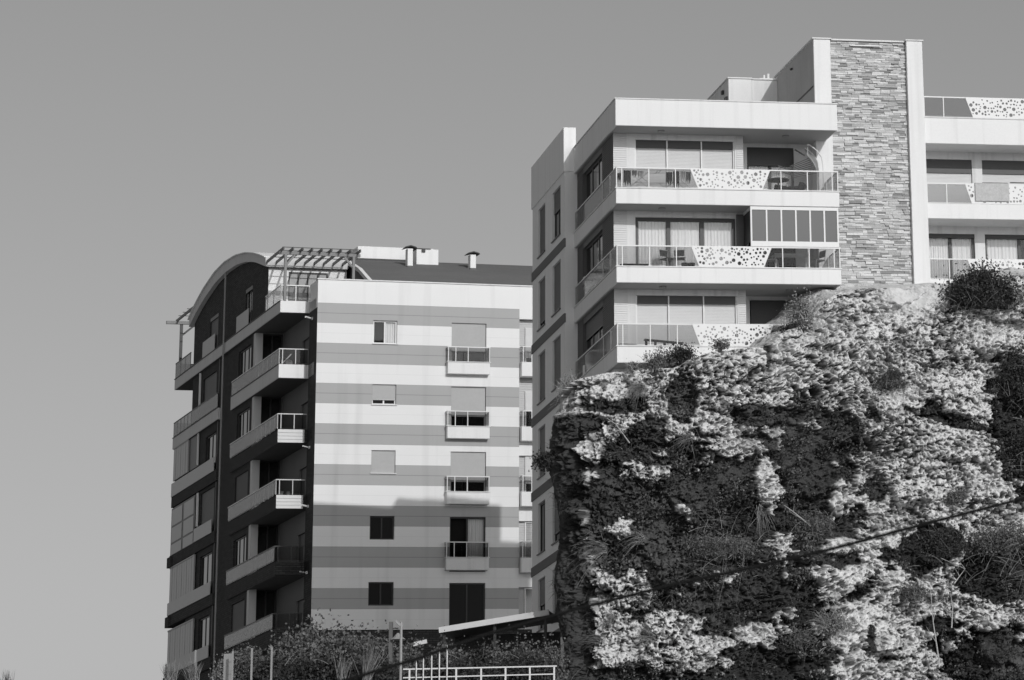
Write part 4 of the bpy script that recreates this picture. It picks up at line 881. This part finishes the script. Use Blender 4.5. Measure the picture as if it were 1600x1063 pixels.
# fence posts with wires at the left
fe = empty('wire_fence', (-31.130, 127.000, 13.399), 0, 'row of pale fence posts with wires in front of the brick side', 'fence'); fo_ = fe.location
tops_ = [(-31.162, 127.000, 14.389), (-29.924, 127.000, 14.286), (-29.288, 127.000, 14.357), (-28.628, 127.000, 14.365)]
for p in tops_: MB().box(-.03, .03, -.03, .03, -2.2, 0).build('post', frame_g, fe, Vector(p)-fo_)
wr = MB()
for dz in (.1, .5, .9): wr.tube([Vector(p)-fo_+Vector((0, 0, -dz)) for p in tops_[1:]], .010, 4)
wr.build('wire', darkm, fe)
gb = MB().box(-.13, .13, -.1, .1, -1.6, 0).build('gate_pier', frame_g, None, (-30.190, 127.500, 14.260)); tag(gb, 'short pale concrete gate pier behind the second fence post', 'pier')
# street lamp and bell lantern
lp = empty('street_lamp', foot((-23.952, 125.000, 14.746), 3.6), 0, 'slim pale lamp post with a small tilted spotlight on top', 'street lamp')
MB().tube([(0, 0, 0), (0, 0, 3.6)], .045, 8).build('pole', frame_g, lp); MB().bar((-.02, 0, 3.48), (-.16, -.03, 3.62), .09, .08).box(-.19, -.13, -.06, .0, 3.6, 3.68).build('spotlight', frame_g, lp)
ln_ = empty('lantern', foot((-25.259, 130.000, 15.286), 3.0), 0, 'dark post with a bell shaped lantern, left of the pale lamp post', 'lantern')
MB().box(-.06, .06, -.06, .06, 0, 3.0).build('post', lamdark, ln_); MB().bar((0, 0, 2.78), (.26, 0, 2.78), .03, .03).tube([(.24, 0, 2.78), (.24, 0, 2.62)], .012, 5).build('bracket', darkm, ln_)
MB().tube([(.24, 0, 2.62), (.24, 0, 2.5), (.24, 0, 2.4)], .03, 10, .26).build('lamp_shade', frame_g, ln_)
# canopy
c0, c1 = Vector((-25.072, 138.000, 15.741)), Vector((-21.090, 138.000, 16.170))
cn = empty('canopy', c0, 0, 'sloping canopy roof with a pale edge beam running up to the cliff', 'canopy')
d_ = c1-c0; MB().bar((0, 0, 0), d_, .10, .20).build('edge_beam', ventm, cn)
MB().bar(Vector((-1.0, .35, -.42)), Vector((-.5, .35, -.33)), .08, .14).build('lower_beam', ventm, cn)
k_ = MB(); n_ = Vector((0, 3.0, 0)); k_.quad((0, .06, .05), d_+Vector((0, .06, .05)), d_+n_+Vector((0, 0, .05)), n_+Vector((0, 0, .05))); k_.quad((0, .06, -.05), d_+Vector((0, .06, -.05)), d_+n_+Vector((0, 0, -.05)), n_+Vector((0, 0, -.05))); k_.build('roof', darkm, cn)
k_ = MB()
for t in (.04, .5, .96): k_.box((d_*t).x-.05, (d_*t).x+.05, .15, .25, -3.2, (d_*t).z-.1)
k_.build('post', darkm, cn); MB().box(.1, d_.x, 2.6, 2.75, -3.5, .0).build('back_wall', darkm, cn)
# white railing at the bottom
rl = empty('railing', (-23.141, 121.000, 12.557), 0, 'white metal railing with upright pales at the bottom edge', 'railing'); ro = rl.location
a_, b_ = Vector((-23.105, 121.000, 12.868))-ro, Vector((-18.249, 121.000, 12.722))-ro
MB().bar(a_, b_, .04, .04).build('top_rail', frame_w, rl); MB().bar(a_+Vector((0, 0, -.26)), b_+Vector((-.08, 0, -.24)), .035, .035).build('lower_rail', frame_w, rl)
for q in (713, 752, 790, 828, 866, 640): t = (q-630)/240; p = a_.lerp(b_, t); MB().box(-.025, .025, -.025, .025, -1.0, -.026).build('post', frame_w, rl, p)
for q, y in ((651, 1040), (662, 1035), (675, 1030), (687, 1027), (699, 1018)):
    p = Vector(((-22.606, 120.600, 12.927)))-ro; P2 = a_.lerp(b_, (q-630)/240); hgt = (1046-y)/47.; mb = MB(); mb.tube([(0, -.06, -1.0), (0, -.06, hgt)], .020, 6); mb.tube([(0, -.06, hgt), (0, -.06, hgt+.12)], .022, 6, .003); mb.build('pale', frame_w, rl, P2)
# the black cable that crosses the picture close to the camera
cp = [(-0.180, 18.000, 4.096), (-0.490, 18.000, 4.001), (-0.981, 18.000, 3.903), (-1.409, 18.000, 3.812), (-1.774, 18.000, 3.747), (-2.169, 18.000, 3.685), (-2.624, 18.000, 3.596), (-3.047, 18.000, 3.500), (-3.377, 18.000, 3.405), (-3.827, 18.000, 3.297), (-4.125, 18.000, 3.216)]
# extend to both sides so that it hangs between far away poles
cv = [Vector(cp[0])+(Vector(cp[0])-Vector(cp[1]))*8+Vector((0, 0, .4))]+[Vector(p) for p in cp]+[Vector(cp[-1])+(Vector(cp[-1])-Vector(cp[-2]))*6]
tag(MB().tube(cv, .0086, 8).build('overhead_cable', cablem, smooth=True), 'black overhead cable sagging across the lower part of the view', 'cable')

# ------------------------------------------------------------------ things on the balconies (local frame of building A)
def Aw(x, y, z): return Vector(OAW)+x*EXA+y*EYA+Vector((0, 0, z))
def athing(name, x, y, z, label, cat, rz=0, group=None): return empty(name, Aw(x, y, z), TA+rz, label, cat, group)
F1, F2, F3 = 3.585, .595, -2.395
def cloth(mb, x0, x1, z0, z1, y, ph=0., ragged=.26):
    n = 7
    for i in range(n):
        a = x0+(x1-x0)*i/n; b = x0+(x1-x0)*(i+1)/n; r0 = ragged*(.5+.5*math.sin(3.7*i+ph)); r1 = ragged*(.5+.5*math.sin(3.7*(i+1)+ph))
        q0 = y+.03*math.sin(i*1.9+ph); q1 = y+.03*math.sin((i+1)*1.9+ph); m0 = (z0+z1)/2
        mb.quad((a, q0, z0+r0), (b, q1, z0+r1), (b, q1, m0), (a, q0, m0)); mb.quad((a, q0, m0), (b, q1, m0), (b, q1-.02, z1), (a, q0-.02, z1))
def rack(x, y, z, label):
    t = athing('drying_rack', x, y, z, label, 'drying rack', group='drying racks'); f = MB()
    for s in (-.28, .28):
        f.tube([(-.62, s, 0), (.35, s*.9, .78)], .010, 5).tube([(.62, s, 0), (-.35, s*.9, .78)], .010, 5)
    for a, b in (((-.75, -.28, .78), (.75, -.28, .78)), ((-.75, .28, .78), (.75, .28, .78)), ((-.75, -.28, .78), (-.75, .28, .78)), ((.75, -.28, .78), (.75, .28, .78))): f.tube([a, b], .010, 5)
    f.build('frame', steel, t); g = MB()
    for i in range(5): g.tube([(-.75, -.2+i*.1, .785), (.75, -.2+i*.1, .785)], .004, 4)
    g.build('line', steel, t)
rack(1.05, .55, F1, 'folding drying rack hung with dark clothes at the left end of the top balcony'); rack(2.45, .55, F1, 'folding drying rack beside the perforated panel on the top balcony')
for x0, x1, z0, z1, m_, lab in (
 (.10, .26, .22, .62, cloth_d, 'narrow dark garment hanging leftmost on the top balcony'),
 (.34, .62, .10, .74, cloth_d, 'long black garment hanging second from the left on the top balcony'),
 (.66, .86, .42, .74, cloth_m, 'short grey cloth right of the long black garment'),
 (.90, 1.12, .40, .72, cloth_l, 'pale cloth on the left drying rack'),
 (1.98, 2.22, .14, .70, cloth_d, 'dark shirt hanging in the middle of the top balcony railing'),
 (2.26, 2.50, .05, .74, cloth_d, 'dark ragged garment left of the perforated panel on the top balcony'),
 (2.53, 2.72, .30, .74, cloth_l, 'pale cloth beside the dark ragged garment'),
 (2.74, 2.94, .22, .72, cloth_m, 'grey cloth next to the perforated panel on the top balcony')):
    mb = MB(); cloth(mb, 0, x1-x0, z0, z1, 0, x0*9); o = mb.build('hanging_cloth', m_, None, Aw(x0, .25, F1), TA, fix=False); tag(o, lab, 'laundry', 'clothes drying on the top balcony')
# garden swing at the right end of the top balcony
t = athing('garden_swing', 7.55, 1.1, F1, 'garden swing with curved hood at the right end of the top balcony', 'swing')
def arc(x, n=9): return [(x, .55, 0)]+[(x, .50-.05*i, 1.0+.62*math.sin(i/n*math.pi/2)) for i in range(n)]+[(x, -.35, 1.55)]
f = MB()
for y in (-.1, .55): f.tube([(.80, y, 0), (.80, y, 1.25), (.74, y, 1.58), (.58, y, 1.82), (.38, y, 1.98), (.20, y, 2.08)], .022, 6)
f.tube([(.20, -.1, 2.08), (.20, .55, 2.08)], .018, 6).tube([(.20, -.1, 2.06), (.20, -.1, 1.62)], .010, 5).build('frame', frame_w, t)
h = MB(); oc = [(.20, 2.06), (.38, 1.96), (.57, 1.80), (.72, 1.57), (.77, 1.25), (.78, .95)]; ic = [(.20, 1.62), (.32, 1.50), (.42, 1.35), (.50, 1.18), (.57, .98), (.60, .80)]
for i in range(5):
    h.quad((oc[i][0], .5, oc[i][1]), (oc[i+1][0], .5, oc[i+1][1]), (ic[i+1][0], -.05, ic[i+1][1]), (ic[i][0], -.05, ic[i][1]))
h.build('hood', cloth_m, t)
s = MB()
for i in range(9): s.bar((-.50+.01*i, .05, 1.22-.055*i), (.27+.037*i, .05, 1.56-.072*i), .03, .030)
s.bar((-.95, .1, 1.25), (-.45, .1, 1.08), .03, .05).bar((-.95, .1, 1.08), (-.45, .1, .9), .03, .05).bar((-.22, .3, 1.95), (.18, .3, 1.72), .03, .05)
s.build('slatted_back', darkm, t)
s = MB(); s.tube([(-1.1, .1, .35), (-.6, .12, .28), (-.1, .1, .32), (.05, .1, .55)], .17, 8); s.build('cushion', cloth_d, t, smooth=True)
# chairs and boxes
def chair(x, y, z, label, rz=0., m_=None):
    t = athing('chair', x, y, z, label, 'chair', rz, 'chairs on the middle balcony')
    for sx in (-.2, .2):
        for sy in (-.2, .2): MB().tube([(sx*1.15, sy*1.15, 0), (sx, sy, .44)], .013, 5).build('leg', steel, t)
    MB().box(-.22, .22, -.22, .22, .43, .47).build('seat', m_ or cloth_d, t, bevel=.01)
    b = MB(); b.tube([(-.2, .2, .47), (-.2, .27, .85), (.2, .27, .85), (.2, .2, .47)], .013, 5); b.build('back_frame', steel, t); MB().box(-.19, .19, .235, .255, .60, .83).build('backrest', m_ or cloth_d, t)
    return t
chair(2.12, .75, F2, 'dark chair with a high back on the middle balcony', .5); chair(2.55, .65, F2, 'low steel chair with a dark seat right of the high backed chair', -.2)
for i, (x, lab) in enumerate(((2.72, 'left one of two round dark pots beside the perforated panel of the middle balcony'), (2.98, 'right one of two round dark pots beside the perforated panel of the middle balcony'))):
    mb = MB(); mb.prism([(.0, .0), (.12, 0), (.15, .10), (.13, .24), (.0, .26)], 1, -.1, .1); o = MB().tube([(0, 0, 0), (0, 0, .10), (0, 0, .26)], .10, 12, .14).build('flower_pot', cloth_d, None, Aw(x, .5, F2), TA); tag(o, lab, 'pot', 'pots')
t = athing('low_table', 1.0, .5, F2, 'low dark bench on the left of the middle balcony', 'bench'); MB().box(-.75, .30, -.15, .15, .14, .19).build('seat', cloth_d, t)
for x in (-.7, .25): MB().box(x-.03, x+.03, -.13, .13, 0, .14).build('leg', cloth_d, t)
t = athing('bench', 1.75, .45, F3, 'low wooden bench row on the lowest balcony behind the glass', 'bench'); MB().bar((-.62, 0, .33), (.85, 0, .20), .22, .05).build('seat', brickdark, t)
for x in (-.55, -.2, .15, .48, .8): MB().box(x-.03, x+.03, -.09, .09, 0, .27-.088*x).build('leg', brickdark, t)
# enclosed middle balcony: table with two chairs
t = athing('table', 7.0, .9, F2, 'pale table inside the glazed part of the middle balcony', 'table'); MB().box(-.75, .65, -.3, .3, .66, .70).build('table_top', frame_w, t)
for x in (-.65, .55): MB().box(x-.025, x+.025, -.025, .025, 0, .66).build('leg', frame_w, t)
chair(6.15, .7, F2, 'chair left of the pale table in the glazed balcony', 1.2, cloth_m); chair(7.95, .7, F2, 'chair right of the pale table in the glazed balcony', -1.2, cloth_m)
# table on the top balcony right
t = athing('table', 6.55, 1.0, F1, 'dark round table left of the garden swing', 'table'); MB().tube([(0, 0, .62), (0, 0, .66)], .42, 16).build('table_top', cloth_d, t); MB().tube([(0, 0, 0), (0, 0, .62)], .03, 6).build('leg', darkm, t)
# white things behind the side railing
o = MB().tube([(0, 0, 0), (0, 0, .34), (0, 0, .40)], .13, 10).build('water_can', frame_w, None, Aw(.085, 6.55, F3), TA); tag(o, 'white plastic can standing behind the side railing of the lowest balcony', 'can')
t = athing('stool', .09, 6.9, F2, 'narrow white step stool behind the side railing of the middle balcony', 'stool')
MB().box(-.03, .03, -.22, .10, .62, .92).build('backrest', frame_w, t); MB().box(-.03, .03, -.22, .10, .45, .52).build('seat', frame_w, t)
for y in (-.19, .07): MB().box(-.02, .02, y-.02, y+.02, 0, .45).build('leg', frame_w, t)
# rug on the railing of the right wing, drying bar
o = MB().box(0, 1.40, -.04, .0, 0, .70).box(0, 1.40, -.04, .09, .70, .73).build('rug', cloth_l2, None, Aw(14.70, 1.765, 3.71), TA, bevel=.01); tag(o, 'grey rug hung over the balcony railing of the right wing', 'rug')
t = athing('drying_bar', 15.05, 1.9, 4.47, 'black drying bar with pegs above the grey rug', 'drying bar'); MB().tube([(0, 0, 0), (1.05, 0, 0)], .022, 6).build('bar', darkm, t)
for x in (.12, .45): MB().tube([(x, 0, 0), (x-.09, -.14, -.26)], .012, 5).tube([(x, 0, 0), (x+.06, -.14, -.26)], .012, 5).build('peg', darkm, t)
t = athing('drying_bar', 16.2, 1.9, 4.50, 'black drying bar at the right edge of the picture', 'drying bar'); MB().tube([(0, 0, 0), (1.4, 0, 0)], .022, 6).build('bar', darkm, t)
# things on the balconies of the striped block
def Bw(x, y, z):
    return Vector(OBW)+Vector((math.cos(TB), math.sin(TB), 0))*x+Vector((-math.sin(TB), math.cos(TB), 0))*y+Vector((0, 0, z))
t = empty('exercise_bike', Bw(-.85, 2.4, 8.55), TB, 'pale exercise bike behind the glass of the upper right brick side balcony', 'exercise bike')
MB().tube([(-.2, 0, .15), (.0, 0, .35), (.25, 0, .62)], .03, 6).tube([(-.2, 0, .0), (-.2, 0, .4)], .025, 6).build('frame', frame_w, t); MB().tube([(.15, -.03, .2), (.15, .03, .2)], .17, 14).build('flywheel', cloth_m, t); MB().box(-.32, -.1, -.07, .07, .4, .46).build('saddle', cloth_d, t)
for x, y, lab in ((-1.05, 1.9, 'small flower pot at the end of the third brick side balcony, left one'), (-.72, 1.9, 'small flower pot at the end of the third brick side balcony, right one')):
    o = MB().tube([(0, 0, 0), (0, 0, .2)], .07, 10, .13).build('flower_pot', cloth_m, None, Bw(x, y, 2.5), TB); tag(o, lab, 'pot')
